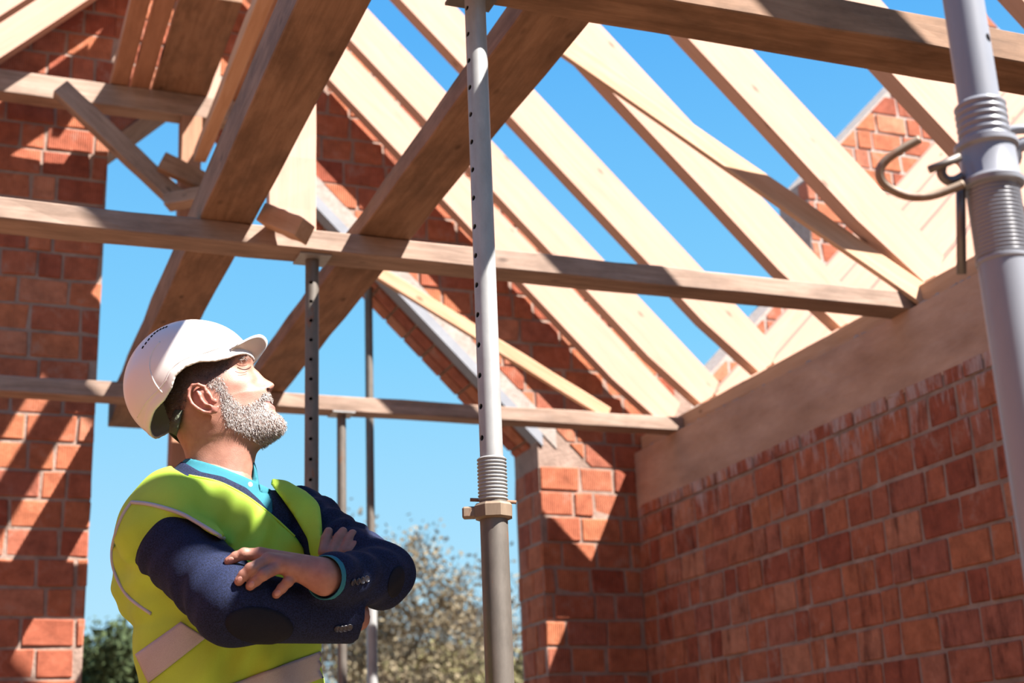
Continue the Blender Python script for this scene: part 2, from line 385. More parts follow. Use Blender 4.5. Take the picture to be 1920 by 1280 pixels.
# the rest of the room shell, behind and beside the camera
wl = link('wall_left', prism_mesh('wall_left', [(YB + .38, 0), (YB + .38, 2.84), (-2.2, 2.84), (-2.2, 0)], -2.28, -1.9, 'x'), M['shell']); tag(wl, 'brick side wall opposite, outside the picture', kind='structure')
wf = link('wall_front', prism_mesh('wall_front', [(-2.28, 0), (4.18, 0), (4.18, 2.6), (-2.28, 2.6)], -2.58, -2.2), M['shell']); tag(wf, 'brick wall behind the camera', kind='structure')

# ------------------------------------------------------------------ roof timbers
raf_front = [7.36, 6.885, 6.24, 5.47, 4.82, 4.09]
where = ['farthest rafter of the right roof slope, against the brick gable', 'second right-slope rafter from the brick gable, edge against open sky',
         'third right-slope rafter from the brick gable, its foot bare on the wall plate', 'right-slope rafter crossed by the thin diagonal brace high up',
         'right-slope rafter just behind the grey prop hook, brace foot beside it', 'nearest wide right-slope rafter, running behind the top beam and grey prop']
def rafter(y, side, label, xr=XR, s_top=RS, xe=4.04, x_end_top=None, mat='pine', bow=.004):
    """side=+1: right slope falls to +X ; -1: left slope falls to -X"""
    th = .08; d = RS - RSB
    top = [(0, 0)]
    L = (xe - xr)
    # local section in (u = distance from ridge horizontally, z)
    poly = [(.028, s_top - xr - d - .028), (.028, s_top - xr - .028)]
    n = 10
    for i in range(1, n + 1): u = L * i / n; poly.append((u, s_top - xr - u + noise.noise(V((u * 1.3, y * 3, 1))) * bow))
    ue = L
    poly += [(ue - .05, s_top - xr - ue - .09), (ue - .13, s_top - xr - ue - .135 + .0)]
    for i in range(n - 1, 0, -1):
        u = (ue - .16) * i / n; poly.append((u, s_top - xr - d - u + noise.noise(V((u * 1.7, y * 3, 5))) * bow))
    me = prism_mesh('rafter', [(xr + side * p[0], p[1]) for p in poly], y, y + th)
    # rotate into local frame with X along the slope so the grain follows it
    ang = math.atan2(-1, side); c = V((xr + side * L / 2, y + th / 2, s_top - xr - L / 2))
    mw = Matrix.Translation(c) @ Matrix.Rotation(-ang, 4, 'Y'); me.transform(mw.inverted()); me.materials.append(M[mat])
    o = link('rafter', me, None, None, mw); tag(o, label, 'rafter', 'roof rafters'); return o
for y, lb in zip(raf_front, where): rafter(y, 1, 'pale pine ' + lb)
rafter(3.41, 1, 'pale pine rafter whose corner shows in the upper right corner')
for y, lb in ((2.70, 'right after the last one in view'), (2.02, 'second after the last one in view'), (.795, 'above the camera to shade the chest')): rafter(y, 1, 'added unseen right-slope rafter overhead, ' + lb)  # out-of-view rafters, added to throw shade across the man's chest
rafter(7.36, -1, 'pale pine left-slope rafter lit by sun in the upper left corner', xe=3.6)
rafter(6.885, -1, 'left-slope rafter barely showing above the lit one, upper left corner', xe=3.6)
rb_ = board('ridge_board', (XR, 6.75, ZR - .17), (XR, 7.52, ZR - .17), .05, .22, M['pine']); tag(rb_, 'ridge board at the top of the far rafters', 'board')
# wall plate
wp = board('wall_plate', (XW + .125, 3.0, 2.855), (XW + .125, 7.53, 2.855), .17, .10, M['pine2'], segs=20); tag(wp, 'long pine wall plate lying on the concrete ring beam', 'beam')
# formwork beams across, carried by props
BZ0, BZ1 = 2.80, 2.88
lab = [('near', 2.83, 3.0, 'thick brown cross beam at the very top, over the nearest prop', 'old', 4.05), ('mid', 4.80, 4.94, 'long weathered cross beam through the middle, striped with sun', 'grey', 3.86), ('far', 6.97, 7.09, 'lowest-looking cross beam far back, behind the white helmet', 'grey', 3.84)]
for nm, y0, y1, lb, mt, xe in lab:
    o = board('cross_beam', (-1.6, (y0 + y1) / 2, (BZ0 + BZ1) / 2), (xe, (y0 + y1) / 2, (BZ0 + BZ1) / 2), y1 - y0, BZ1 - BZ0 + (.02 if nm == 'near' else 0), M[mt], segs=26, warp=.003); tag(o, lb, 'beam', 'cross beams on props')
b1 = board('joist', (.836, .9, BZ1 + .075), (.836, 7.86, BZ1 + .075), .19, .15, M['old'], segs=24, warp=.003); tag(b1, 'broad dark joist left of the near prop, crossing above the helmet', 'joist', 'joists on the cross beams')
b2 = board('joist', (1.432, .9, BZ1 + .042), (1.432, 7.05, BZ1 + .042), .20, .08, M['old'], segs=24, warp=.003); tag(b2, 'broad dark joist passing right behind the near prop', 'joist', 'joists on the cross beams')
# thin braces
def brace(a, b, w_, h_, mat, up, label):
    o = board('brace', a, b, w_, h_, M[mat], up=up, warp=.0015); return tag(o, label, 'brace')
rn = V((.7071, 0, .7071))
brace((2.38, 5.46, 4.31), (3.88, 4.76, 2.835), .026, .105, 'pine2', rn, 'thin yellow diagonal brace nailed under the right rafters')
p, q = at_y(704, 508, 7.02), at_y(1140, 776, 7.02)
brace(p, q, .03, .075, 'pine2', V((0, 0, 1)), 'yellow brace in front of the gable, rising left from the far cross beam')
# neighbouring roof slope beyond the side wall
nb = ['rearmost', 'second', 'third', 'fourth', 'nearest']
for y, lb in zip([6.885, 6.24, 5.54, 4.84, 4.10], nb):
    c_ = -1.02
    poly = [(4.06, 4.06 + c_), (6.9, 6.9 + c_), (6.9, 6.9 + c_ - .32), (4.16, 4.16 + c_ - .26)]
    me = prism_mesh('rafter', poly, y + .09, y + .17); cc = V((5.4, y + .13, 4.2)); mw = Matrix.Translation(cc) @ Matrix.Rotation(math.radians(-45), 4, 'Y'); me.transform(mw.inverted()); me.materials.append(M['pine'])
    o = link('rafter', me, None, None, mw); tag(o, lb + ' sunlit rafter of the neighbouring roof beyond the right wall plate', 'rafter', 'neighbouring roof rafters')
# neighbouring gable
npoly = [(4.22, 0), (7.9, 0), (7.9, 13.48 - 7.9), (6.96, 6.51), (5.27, 4.815), (5.25, 4.22), (4.22, 3.19)]
wn = link('wall_outer', prism_mesh('wall_outer', npoly, YB + .02, YB + .38), M['mortar_lump']); tag(wn, 'sunlit brick gable of the neighbouring roof, stepped edge', kind='structure')
c1 = (-1, 1, -.47); c2 = (1, 1, 13.46)
n6 = lay(wn, V((0, YB + .02, 0)), X1, [c1, c2], 5.26, 7.6, 4.2, 6.5, [.26, .26, .19, .13], seed=11)
n7 = lay(wn, V((0, YB + .02, 0)), X1, [(-1, 1, -1.06)], 4.3, 5.25, 3.0, 4.25, [.26, .19, .13], seed=12)

# ------------------------------------------------------------------ trestle with planks, upper left
TY = 7.28; ZT0, ZT1 = 4.506, 4.638
o = board('trestle_beam', (-.27, TY, (ZT0 + ZT1) / 2), (1.50, TY, (ZT0 + ZT1) / 2), .12, ZT1 - ZT0, M['grey'], segs=12); tag(o, 'grey timber beam, upper left, carrying a row of planks', 'beam')
o = board('trestle_post', (1.055, TY, .0), (1.055, TY, ZT0), .125, .11, M['red'], up=V((1, 0, 0)), segs=24); tag(o, 'tall timber post behind the neck of the man, up to the plank-carrying beam', 'post')
o = board('knee_brace', at_y(112, 166, TY - .11), at_y(330, 372, TY - .11), .075, .10, M['grey'], up=V((.68, 0, .73))); tag(o, 'slanting knee brace left of the tall timber post, striped with sun', 'brace', 'knee braces')
o = board('knee_brace', (1.519, TY, 4.469), (1.150, TY, 4.100), .07, .09, M['old'], up=V((-.7, 0, .7))); tag(o, 'dark knee brace right of the tall post, mostly behind the joist', 'brace', 'knee braces')
for (x0, x1, m_, y0, lb) in [(.610, .705, 'red', 4.2, 'left reddish plank of the row on the upper left beam'), (.720, .818, 'red', 4.2, 'middle reddish plank of the row on the upper left beam'), (.836, 1.134, 'old', 6.2, 'broad brown plank, right one of the row on the upper left beam'), (1.266, 1.414, 'red', 4.2, 'reddish plank showing behind the broad joist, end of the row')]:
    o = board('plank', ((x0 + x1) / 2, y0, ZT1 + .03), ((x0 + x1) / 2, TY + .08, ZT1 + .03), x1 - x0, .055, M[m_], segs=10); tag(o, lb, 'plank', 'planks on the upper left beam')
o = board('batten', (1.068, 4.6, 4.163), (1.068, TY - .28, 4.163), .068, .068, M['pine2'], segs=10); tag(o, 'narrow orange batten running along to the tall timber post', 'batten')
o = board('upright_board', (1.175, 7.47, 4.60), (1.175, 7.47, 5.75), .13, .05, M['pine'], up=V((0, 1, 0))); tag(o, 'sunlit upright board under the ridge behind the planks', 'board')
o = board('upright_board', (1.09, 4.885, BZ1), (1.09, 4.885, 3.72), .18, .05, M['pine'], up=V((0, 1, 0))); tag(o, 'broad sunlit upright board standing on the middle cross beam', 'board')
o = board('offcut', at_y(500, 404, 4.76), at_y(572, 434, 4.66), .10, .075, M['pine2']); tag(o, 'short timber offcut lying on the middle cross beam', 'offcut', 'timber offcuts')
o = board('offcut', at_y(302, 303, TY - .21), at_y(404, 352, TY - .23), .06, .10, M['old']); tag(o, 'dark timber offcut nailed across the tall post', 'offcut', 'timber offcuts')
o = board('offcut', at_y(312, 380, TY - .20), at_y(386, 366, TY - .3), .10, .07, M['grey']); tag(o, 'grey timber offcut below the knee brace foot', 'offcut', 'timber offcuts')

# ------------------------------------------------------------------ steel props
def baked(o):
    """replace an object's mesh by its evaluated one"""
    dg = bpy.context.evaluated_depsgraph_get(); me = bpy.data.meshes.new_from_object(o.evaluated_get(dg)); old = o.data
    o.modifiers.clear(); o.data = me; return o
def drill(o, cutters):
    """cut round pin holes through a tube; cutters: (centre, direction, radius, length) in the tube's own frame"""
    bm = bmesh.new()
    for c, d, r, L in cutters:
        q = V(d).normalized().to_track_quat('Z', 'Y').to_matrix().to_4x4()
        bmesh.ops.create_cone(bm, cap_ends=True, segments=14, radius1=r, radius2=r, depth=L, matrix=Matrix.Translation(V(c)) @ q)
    me = bpy.data.meshes.new('cutter'); bm.to_mesh(me); bm.free()
    c = bpy.data.objects.new('cutter', me); COL.objects.link(c); c.parent = o
    md = o.modifiers.new('holes', 'BOOLEAN'); md.object = c; md.operation = 'DIFFERENCE'; md.solver = 'EXACT'
    baked(o); bpy.data.objects.remove(c)
    return o
def smooth_sides(me, ang=35):
    bm = bmesh.new(); bm.from_mesh(me)
    for f in bm.faces: f.smooth = True
    for e in bm.edges:
        if len(e.link_faces) == 2 and e.calc_face_angle() > math.radians(ang): e.smooth = False
    bm.to_mesh(me); bm.free()
def thread_prof(r0, r1, z0, z1, n):
    p = [(r0 - .001, z0)]
    for i in range(n):
        a = z0 + (z1 - z0) * i / n; h = (z1 - z0) / n
        p += [(r0, a + h * .15), (r1, a + h * .4), (r1, a + h * .6), (r0, a + h * .85)]
    return p + [(r0 - .001, z1)]
def prop(loc, zt, zs, label, mats=('dull', 'galv'), r=(.0265, .0315), holes=0, hole_dir=None, hole_z=(1.7, 2.7, .072), zb=0.0, thread=True, z_nut=None):
    P = empty('steel_prop', (loc[0], loc[1], zb)); tag(P, label, 'prop', 'steel props')
    z0 = zb
    link('base_plate', box_mesh('base_plate', .12, .12, .008, .001, (0, 0, .004)), M['galv'], P)
    me = tube_mesh('outer_tube', r[1], .008, zs - .10 - z0, 32, r[1] - .003); smooth_sides(me); link('outer_tube', me, M[mats[0]], P)
    me = lathe_mesh('thread', thread_prof(r[1] - .0005, r[1] + .0025, zs - .10 - z0, zs - z0, 12) if thread else [(r[1], zs - .1 - z0), (r[1], zs - z0)], 32); smooth_sides(me, 50); link('thread', me, M['galv'], P)
    it = link('inner_tube', tube_mesh('inner_tube', r[0], zs - .05 - z0, zt - .008 - z0, 32, r[0] - .003), M[mats[1]], P)
    if holes:
        cut = []; z = hole_z[0]
        while z < hole_z[1]: cut.append(((0, 0, z - z0), hole_dir, .0068, .2)); z += hole_z[2]
        drill(it, cut)
    smooth_sides(it.data)
    link('head_plate', box_mesh('head_plate', .12, .12, .008, .001, (0, 0, zt - .004 - z0)), M[mats[0]], P)
    zn = (z_nut if z_nut else zs - .10) - z0
    me = lathe_mesh('nut', [(r[1] + .003, zn - .018), (r[1] + .013, zn - .014), (r[1] + .014, zn + .012), (r[1] + .009, zn + .018), (r[1] + .003, zn + .018)], 8); nut = link('nut', me, M['bronze'] if mats[0] != 'rust' else M['rust'], P)
    pn = link('pin', sweep_mesh('pin', [tuple(V((0, 0, zn + .024)) + CR * -.052 + V((0, 0, .004))), (0, 0, zn + .026), tuple(V((0, 0, zn + .024)) + CR * .052 - V((0, 0, .002)))], .0042, 8), M['rust'], P)
    lug = V((CR.x, CR.y, 0)).normalized(); c = V((0, 0, zn)) - lug * (r[1] + .022); mm = box_mesh('lug', .034, .024, .026, .004)
    ang = math.atan2(lug.y, lug.x); l_ = link('lug', mm, nut.data.materials[0], nut); l_.location = c; l_.rotation_euler = (0, 0, ang)
    return P
hd = (-CF * .62 - CR * .78); hd.z = 0
# near prop in the middle of the picture
PP = prop((1.126, 2.955), 2.788, 1.586, 'worn steel prop in the foreground centre, thread and nut above the tube', holes=1, hole_dir=hd, hole_z=(1.63, 2.76, .074), z_nut=1.462)
hd2 = V((-CF.x, -CF.y, 0))
prop((1.172, 4.885), 2.80, 1.20, 'perforated prop under the middle cross beam, right of the helmet', mats=('galv', 'dull'), r=(.0255, .030), holes=1, hole_dir=hd2, hole_z=(1.28, 2.76, .0745))
prop((1.845, 7.03), 2.80, 1.25, 'slender prop standing under the far cross beam, left of the rusty one', mats=('galv', 'dull'), r=(.024, .030))
prop((2.20, 7.74), 3.80, 2.17, 'rusty-collared prop holding up the raking lintel', mats=('galv', 'dull'), r=(.024, .030), z_nut=2.07)
# grey prop close to the camera, right edge
GX, GY = 1.203, 1.326
def gz(y):     # height on the prop's axis seen at picture row y
    lo, hi = 0.2, 3.0
    for _ in range(50):
        m_ = (lo + hi) / 2; d = V((GX, GY, m_)) - CAM; yy = 640 - FPX * d.dot(CU) / d.dot(CF)
        if yy > y: lo = m_
        else: hi = m_
    return lo
G = empty('grey_prop', (GX, GY, 0)); tag(G, 'grey painted prop close up at the right edge, with hook handle', 'prop', 'steel props')
link('base_plate', box_mesh('base_plate', .12, .12, .008, .001, (0, 0, .004)), M['paint'], G)
z1_, z2_, z3_, z4_, z5_ = gz(490), gz(352), gz(330), gz(272), gz(196)
me = tube_mesh('outer_tube', .0325, .008, z1_, 40, .029); smooth_sides(me); link('outer_tube', me, M['paint'], G)
me = lathe_mesh('rim', [(.0325, z1_ - .004), (.0345, z1_ - .002), (.0345, z1_ + .002), (.032, z1_ + .004)], 40); smooth_sides(me); link('rim', me, M['paint'], G)
me = lathe_mesh('thread', thread_prof(.0312, .0335, z1_ + .004, z2_, 18), 40); smooth_sides(me, 60); link('thread', me, M['paint'], G)
me = lathe_mesh('thread', thread_prof(.0305, .0330, z4_, z5_, 6), 40); smooth_sides(me, 60); link('thread', me, M['paint'], G)
me = lathe_mesh('nut', [(.033, z2_ - .003), (.040, z2_), (.041, z2_ + .006), (.036, z2_ + .012), (.0355, z4_ - .010), (.040, z4_ - .006), (.040, z4_ + .001), (.033, z4_ + .004)], 40); smooth_sides(me, 40); nut = link('nut', me, M['paint'], G)
it = link('inner_tube', tube_mesh('inner_tube', .0262, z5_ - .01, 2.80, 40, .0228), M['paint'], G)
hdir = (-CF * .72 + CR * .69); hdir.z = 0
drill(it, [((0, 0, gz(85) + k_ * .10), hdir, .0062, .2) for k_ in range(0, 7)]); smooth_sides(it.data)
link('head_plate', box_mesh('head_plate', .12, .12, .008, .001, (0, 0, 2.804)), M['paint'], G)
gi = Matrix.Translation((-GX, -GY, 0))
def gpts(pl, D): return [gi @ at_depth(x_, y_, D) for x_, y_ in pl]
def smooth_path(pts, n=6):
    pts = [V(p) for p in pts]; out = []
    for i in range(len(pts) - 1):
        p0, p1, p2, p3 = pts[max(i - 1, 0)], pts[i], pts[i + 1], pts[min(i + 2, len(pts) - 1)]
        for k_ in range(n):
            t_ = k_ / n; out.append(.5 * ((2 * p1) + (p2 - p0) * t_ + (2 * p0 - 5 * p1 + 4 * p2 - p3) * t_ ** 2 + (3 * p1 - p0 - 3 * p2 + p3) * t_ ** 3))
    return out + [pts[-1]]
link('hook_handle', sweep_mesh('hook_handle', smooth_path(gpts([(1724, 261), (1692, 279), (1664, 298), (1650, 318), (1654, 340), (1675, 357), (1706, 368), (1745, 367), (1785, 354), (1806, 345)], 1.80), 5), .0058, 12), M['bronze'], G)
link('latch_pin', sweep_mesh('latch_pin', gpts([(1742, 318), (1770, 307), (1800, 294)], 1.81), .0052, 10), M['dull'], G)
link('latch_ring', sweep_mesh('latch_ring', smooth_path(gpts([(1768, 306), (1765, 325), (1776, 338), (1792, 338), (1806, 330)], 1.815), 4), .0065, 10), M['darksteel'], G)
link('hanging_rod', sweep_mesh('hanging_rod', gpts([(1801, 336), (1802, 420), (1803, 514)], 1.815), .0062, 12), M['darksteel'], G)
link('lug', sweep_mesh('lug', smooth_path(gpts([(1868, 262), (1890, 246), (1925, 242), (1960, 248)], 1.86), 4), .0065, 10), M['paint'], G)
link('lug', sweep_mesh('lug', smooth_path(gpts([(1880, 318), (1902, 300), (1905, 278), (1930, 268), (1960, 276)], 1.86), 4), .009, 10), M['paint'], G)

# ------------------------------------------------------------------ trees behind the building
def tree(name, loc, h, seed, kind, label, spread=.42):
    R = random.Random(seed); P = empty(name, loc); tag(P, label, 'tree', 'trees behind the building')
    segs = []; tips = []
    def grow(p, d, L, r, lev):
        n = 4; q = p.copy()
        for i in range(n):
            d2 = (d + V((R.gauss(0, .13), R.gauss(0, .13), R.gauss(.02, .06)))).normalized(); e = q + d2 * L / n
            segs.append((q.copy(), e.copy(), r * (1 - .16 * i), r * (1 - .16 * (i + 1)))); q = e; d = d2
            if lev < (4 if kind == 'bare' else 3) and (i > 0 or lev > 0):
                for _ in range(2 if lev < 2 else R.choice((1, 2, 2))):
                    a = R.uniform(0, 6.283); side = V((math.cos(a), math.sin(a), R.uniform(-.1, .7) if kind != 'pine' else R.uniform(-.15, .25)))
                    grow(q, (d * .55 + side * (.75 if kind != 'pine' else 1.3)).normalized(), L * R.uniform(.42, .66), r * .42, lev + 1)
            tips.append((q.copy(), lev))
    grow(V((0, 0, 0)), V((R.uniform(-.06, .06), R.uniform(-.06, .06), 1)), h * .8, h * .017, 0)
    vs, fs = [], []
    for a, b, r0, r1 in segs:
        t_ = (b - a).normalized(); s = t_.cross(V((.3, .9, .1))).normalized(); u_ = t_.cross(s); b0 = len(vs)
        m_ = 5 if r0 > .03 else 3
        for (c, rr) in ((a, max(r0, .007)), (b, max(r1, .006))):
            for k in range(m_): an = 2 * math.pi * k / m_; vs.append(c + s * rr * math.cos(an) + u_ * rr * math.sin(an))
        for k in range(m_): fs.append((b0 + k, b0 + (k + 1) % m_, b0 + m_ + (k + 1) % m_, b0 + m_ + k))
    link('branches', mesh('branches', vs, fs, True), M['bark'], P)
    vs, fs = [], []
    dens = {'bare': 1, 'leafy': 5, 'pine': 20}[kind]; sz = {'bare': .045, 'leafy': .07, 'pine': .075}[kind]
    for c, lev in tips:
        if lev < 2 and kind != 'pine': continue
        if lev < 1: continue
        for _ in range(dens):
            q = c + V((R.gauss(0, .22), R.gauss(0, .22), R.gauss(0, .18))); b0 = len(vs)
            a = V((R.gauss(0, 1), R.gauss(0, 1), R.gauss(0, 1))).normalized(); b = a.cross(V((R.gauss(0, 1), R.gauss(0, 1), R.gauss(0, 1)))).normalized(); s = sz * R.uniform(.6, 1.6)
            vs += [q - a * s, q + b * s * .6, q + a * s, q - b * s * .6]; fs.append((b0, b0 + 1, b0 + 2, b0 + 3))
    f_ = link('foliage', mesh('foliage', vs, fs), M[{'bare': 'leaf_buds', 'leafy': 'leaf_olive', 'pine': 'leaf_pine'}[kind]], P); f_['kind'] = 'stuff'
    return P
M['leaf_buds'] = noisy_mat('leaf_buds', [(.3, (.14, .11, .065)), (.7, (.21, .165, .10))], 3, bs=0)
M['leaf_olive'] = noisy_mat('leaf_olive', [(.3, (.10, .095, .04)), (.7, (.18, .15, .07))], 1.5, bs=0)
M['leaf_pine'] = noisy_mat('leaf_pine', [(.3, (.022, .036, .014)), (.7, (.06, .075, .028))], 1.2, bs=0)
def ground_at(x, d):      # ground point that lies under picture column x at distance d
    q = ray(x, 1500); q.z = 0; q.normalize(); return V((q.x * d, q.y * d, 0))
for x_, d_, h_, s_, k_, lb in [(205, 34, 4.5, 3, 'pine', 'dark green pine behind the man, left of his vest'), (150, 37, 3.4, 12, 'pine', 'lower pine half hidden by the left brick pier'),
        (768, 30, 4.6, 5, 'bare', 'tall nearly bare tree right of the elbow'), (690, 34, 2.6, 6, 'leafy', 'olive bushy tree behind the slender props'),
        (860, 33, 2.9, 8, 'leafy', 'olive leafy tree left of the near prop'), (955, 36, 3.2, 9, 'leafy', 'olive tree between the near prop and the brick pier'),
        (820, 40, 4.6, 10, 'bare', 'thin bare tree in the middle of the gap'), (905, 42, 4.6, 14, 'bare', 'bare twiggy tree right behind the near prop'), (735, 45, 3.6, 15, 'leafy', 'pale leafy tree deep in the gap'), (620, 40, 3.2, 16, 'leafy', 'leafy bush hidden mostly behind the man')]:
    tree('tree', ground_at(x_, d_), h_, s_, k_, lb)

# ------------------------------------------------------------------ the man
HF = V((math.sin(YAW), math.cos(YAW), 0)); HR = V((math.cos(YAW), -math.sin(YAW), 0)); HU = V((0, 0, 1))
def hp(x, y, d):
    q = ray(x, y); return CAM + q * (d / q.dot(HF))
def nv(v): return np.array(v[:], dtype=float)
nHF, nHR, nHU, nCAM, nCF, nCR, nCU = map(nv, (HF, HR, HU, CAM, CF, CR, CU))
def project(P):
    d = P - nCAM; z = d @ nCF; return 960 + FPX * (d @ nCR) / z, 640 - FPX * (d @ nCU) / z
def smin(a, b, k):
    h = np.clip(.5 + .5 * (b - a) / k, 0, 1); return b + (a - b) * h - k * h * (1 - h)
def smax(a, b, k): return -smin(-a, -b, k)
def s_cone(P, a, b, ra, rb):
    a, b = nv(a), nv(b); ab = b - a; t = np.clip(((P - a) @ ab) / (ab @ ab), 0, 1); return np.linalg.norm(P - a - t[:, None] * ab, axis=1) - (ra + (rb - ra) * t)
def s_ell(P, c, ax, rad):
    c = nv(c); q = np.stack([((P - c) @ nv(A)) / r for A, r in zip(ax, rad)], 1); n = np.linalg.norm(q, axis=1)
    g = np.linalg.norm(np.stack([q[:, i] / rad[i] for i in range(3)], 1), axis=1); return n * (n - 1) / np.maximum(g, 1e-9)
def in_poly(px, py, poly):
    """signed pixel distance to polygon, negative inside"""
    poly = np.array(poly, float); d2 = np.full(px.shape, 1e18); ins = np.zeros(px.shape, bool); n = len(poly)
    for i in range(n):
        x0, y0 = poly[i]; x1, y1 = poly[(i + 1) % n]; ex, ey = x1 - x0, y1 - y0
        t = np.clip(((px - x0) * ex + (py - y0) * ey) / (ex * ex + ey * ey), 0, 1); d2 = np.minimum(d2, (px - x0 - t * ex) ** 2 + (py - y0 - t * ey) ** 2)
        c = ((y0 <= py) != (y1 <= py)); xi = x0 + (py - y0) * ex / (ey if ey else 1e-9); ins ^= c & (px < xi)
    d = np.sqrt(d2); return np.where(ins, -d, d)
def surface(name, fn, lo, hi, h, smooth_it=1):
    """naive surface nets of fn(P)<0"""
    lo, hi = np.array(lo), np.array(hi); n = np.ceil((hi - lo) / h).astype(int) + 1
    g = [lo[i] + h * np.arange(n[i]) for i in range(3)]
    P = np.stack(np.meshgrid(*g, indexing='ij'), -1).reshape(-1, 3); F = np.concatenate([fn(P[i:i + 400000]) for i in range(0, len(P), 400000)]).reshape(n)
    S = F < 0; C = tuple(m - 1 for m in n); sl = lambda o: tuple(slice(o[i], o[i] + C[i]) for i in range(3))
    acc = np.zeros(C + (3,)); cnt = np.zeros(C)
    for ax in range(3):
        for o1 in (0, 1):
            for o2 in (0, 1):
                a = [0, 0, 0]; oth = [i for i in range(3) if i != ax]; a[oth[0]], a[oth[1]] = o1, o2; b = list(a); b[ax] = 1
                fa, fb = F[sl(a)], F[sl(b)]; m = (fa < 0) != (fb < 0); t = np.where(m, fa / np.where(fa == fb, 1, fa - fb), 0)
                for i in range(3): acc[..., i] += np.where(m, a[i] + (t if i == ax else 0), 0)
                cnt += m
    act = cnt > 0; idx = -np.ones(C, int); idx[act] = np.arange(act.sum())
    ijk = np.argwhere(act); V_ = lo + h * (ijk + acc[act] / cnt[act][:, None])
    Q = []
    for ax in range(3):
        o = [i for i in range(3) if i != ax]; m = np.zeros(tuple(n), bool); s0 = [slice(None)] * 3; s1 = [slice(None)] * 3; s0[ax] = slice(0, n[ax] - 1); s1[ax] = slice(1, n[ax])
        d = S[tuple(s0)] != S[tuple(s1)]; e = np.argwhere(d); ok = (e[:, o[0]] > 0) & (e[:, o[1]] > 0) & (e[:, o[0]] < n[o[0]] - 1) & (e[:, o[1]] < n[o[1]] - 1); e = e[ok]
        sgn = S[tuple(s0)][tuple(e.T)]; qs = []
        for da, db in ((1, 1), (0, 1), (0, 0), (1, 0)):
            c = e.copy(); c[:, o[0]] -= da; c[:, o[1]] -= db; qs.append(idx[tuple(c.T)])
        q = np.stack(qs, 1); flip = sgn if ax != 1 else ~sgn; q[~flip] = q[~flip][:, ::-1]; Q.append(q)
    Q = np.concatenate(Q); Q = Q[(Q >= 0).all(1)]
    for _ in range(smooth_it):
        s = np.zeros_like(V_); k = np.zeros(len(V_))
        for i in range(4):
            np.add.at(s, Q[:, i], V_[Q[:, (i + 1) % 4]] + V_[Q[:, i - 1]]); np.add.at(k, Q[:, i], 2)
        V_ = .5 * V_ + .5 * s / np.maximum(k, 1)[:, None]
    me = bpy.data.meshes.new(name); me.vertices.add(len(V_)); me.vertices.foreach_set('co', V_.ravel()); me.loops.add(len(Q) * 4); me.loops.foreach_set('vertex_index', Q.ravel().astype(np.int32))
    me.polygons.add(len(Q)); me.polygons.foreach_set('loop_start', np.arange(0, len(Q) * 4, 4, dtype=np.int32)); me.polygons.foreach_set('use_smooth', np.ones(len(Q), bool)); me.update(); me.validate()
    return me
def bounds(pts, r):
    a = np.array([nv(p) for p in pts]); return a.min(0) - r, a.max(0) + r
def box8(x0, y0, x1, y1, d0, d1, m=.01):
    return bounds([hp(x_, y_, d_) for x_ in (x0, x1) for y_ in (y0, y1) for d_ in (d0, d1)], m)
def tree_of(*mes):
    vs, fs = [], []
    for me in mes:
        b = len(vs); vs += [v.co.copy() for v in me.vertices]; fs += [[i + b for i in p.vertices] for p in me.polygons]
    return BVHTree.FromPolygons(vs, fs)
def cast(bvh, x, y):
    h = bvh.ray_cast(CAM, ray(x, y).normalized()); return h[0], h[1]
def col_attr(me, fn):
    n = len(me.vertices); co = np.empty(n * 3); me.vertices.foreach_get('co', co); c = fn(co.reshape(-1, 3)); at = me.color_attributes.new('tint', 'FLOAT_COLOR', 'POINT'); at.data.foreach_set('color', np.concatenate([c, np.ones((n, 1))], 1).ravel().astype(np.float32))

# --- cloth, skin and plastic materials
def skin_mat():
    m, t, b = mat_new('skin', .5, .35); a = N(t, 'ShaderNodeAttribute', attribute_name='tint'); v = coords(t, (1, 1, 1), False)
    n = N(t, 'ShaderNodeTexNoise', Scale=60, Detail=5); t.links.new(v, n.inputs['Vector']); r = ramp(t, [(.3, (.86, .82, .80)), (.7, (1.08, 1.1, 1.1))]); t.links.new(n.outputs[0], r.inputs[0])
    mx = N(t, 'ShaderNodeMix', data_type='RGBA', blend_type='MULTIPLY'); mx.inputs[0].default_value = 1; t.links.new(a.outputs['Color'], mx.inputs[6]); t.links.new(r.outputs[0], mx.inputs[7]); t.links.new(mx.outputs[2], b.inputs['Base Color'])
    n2 = N(t, 'ShaderNodeTexNoise', Scale=420, Detail=3); t.links.new(v, n2.inputs['Vector']); bump(t, b, n2.outputs[0], .25, .0012)
    b.inputs['Subsurface Weight'].default_value = .08; b.inputs['Subsurface Radius'].default_value = (.012, .004, .002)
    return m
M['skin'] = skin_mat()
def cloth_mat(name, c, c2, weave=1400, rough=.85, bs=.3, sheen=0.0, transl=0.0):
    m, t, b = mat_new(name, rough, .2); v = coords(t, (1, 1, 1), False)
    ck = N(t, 'ShaderNodeTexNoise', Scale=weave, Detail=1); t.links.new(v, ck.inputs['Vector']); ckr = ramp(t, [(.40, c), (.60, c2)]); t.links.new(ck.outputs[0], ckr.inputs[0])
    n = N(t, 'ShaderNodeTexNoise', Scale=9, Detail=4); t.links.new(v, n.inputs['Vector']); r = ramp(t, [(.3, (.88,) * 3), (.7, (1.1,) * 3)]); t.links.new(n.outputs[0], r.inputs[0])
    mx = N(t, 'ShaderNodeMix', data_type='RGBA', blend_type='MULTIPLY'); mx.inputs[0].default_value = 1; t.links.new(ckr.outputs[0], mx.inputs[6]); t.links.new(r.outputs[0], mx.inputs[7]); t.links.new(mx.outputs[2], b.inputs['Base Color'])
    bump(t, b, ck.outputs[0], bs, .0006)
    if sheen: b.inputs['Sheen Weight'].default_value = sheen
    return m
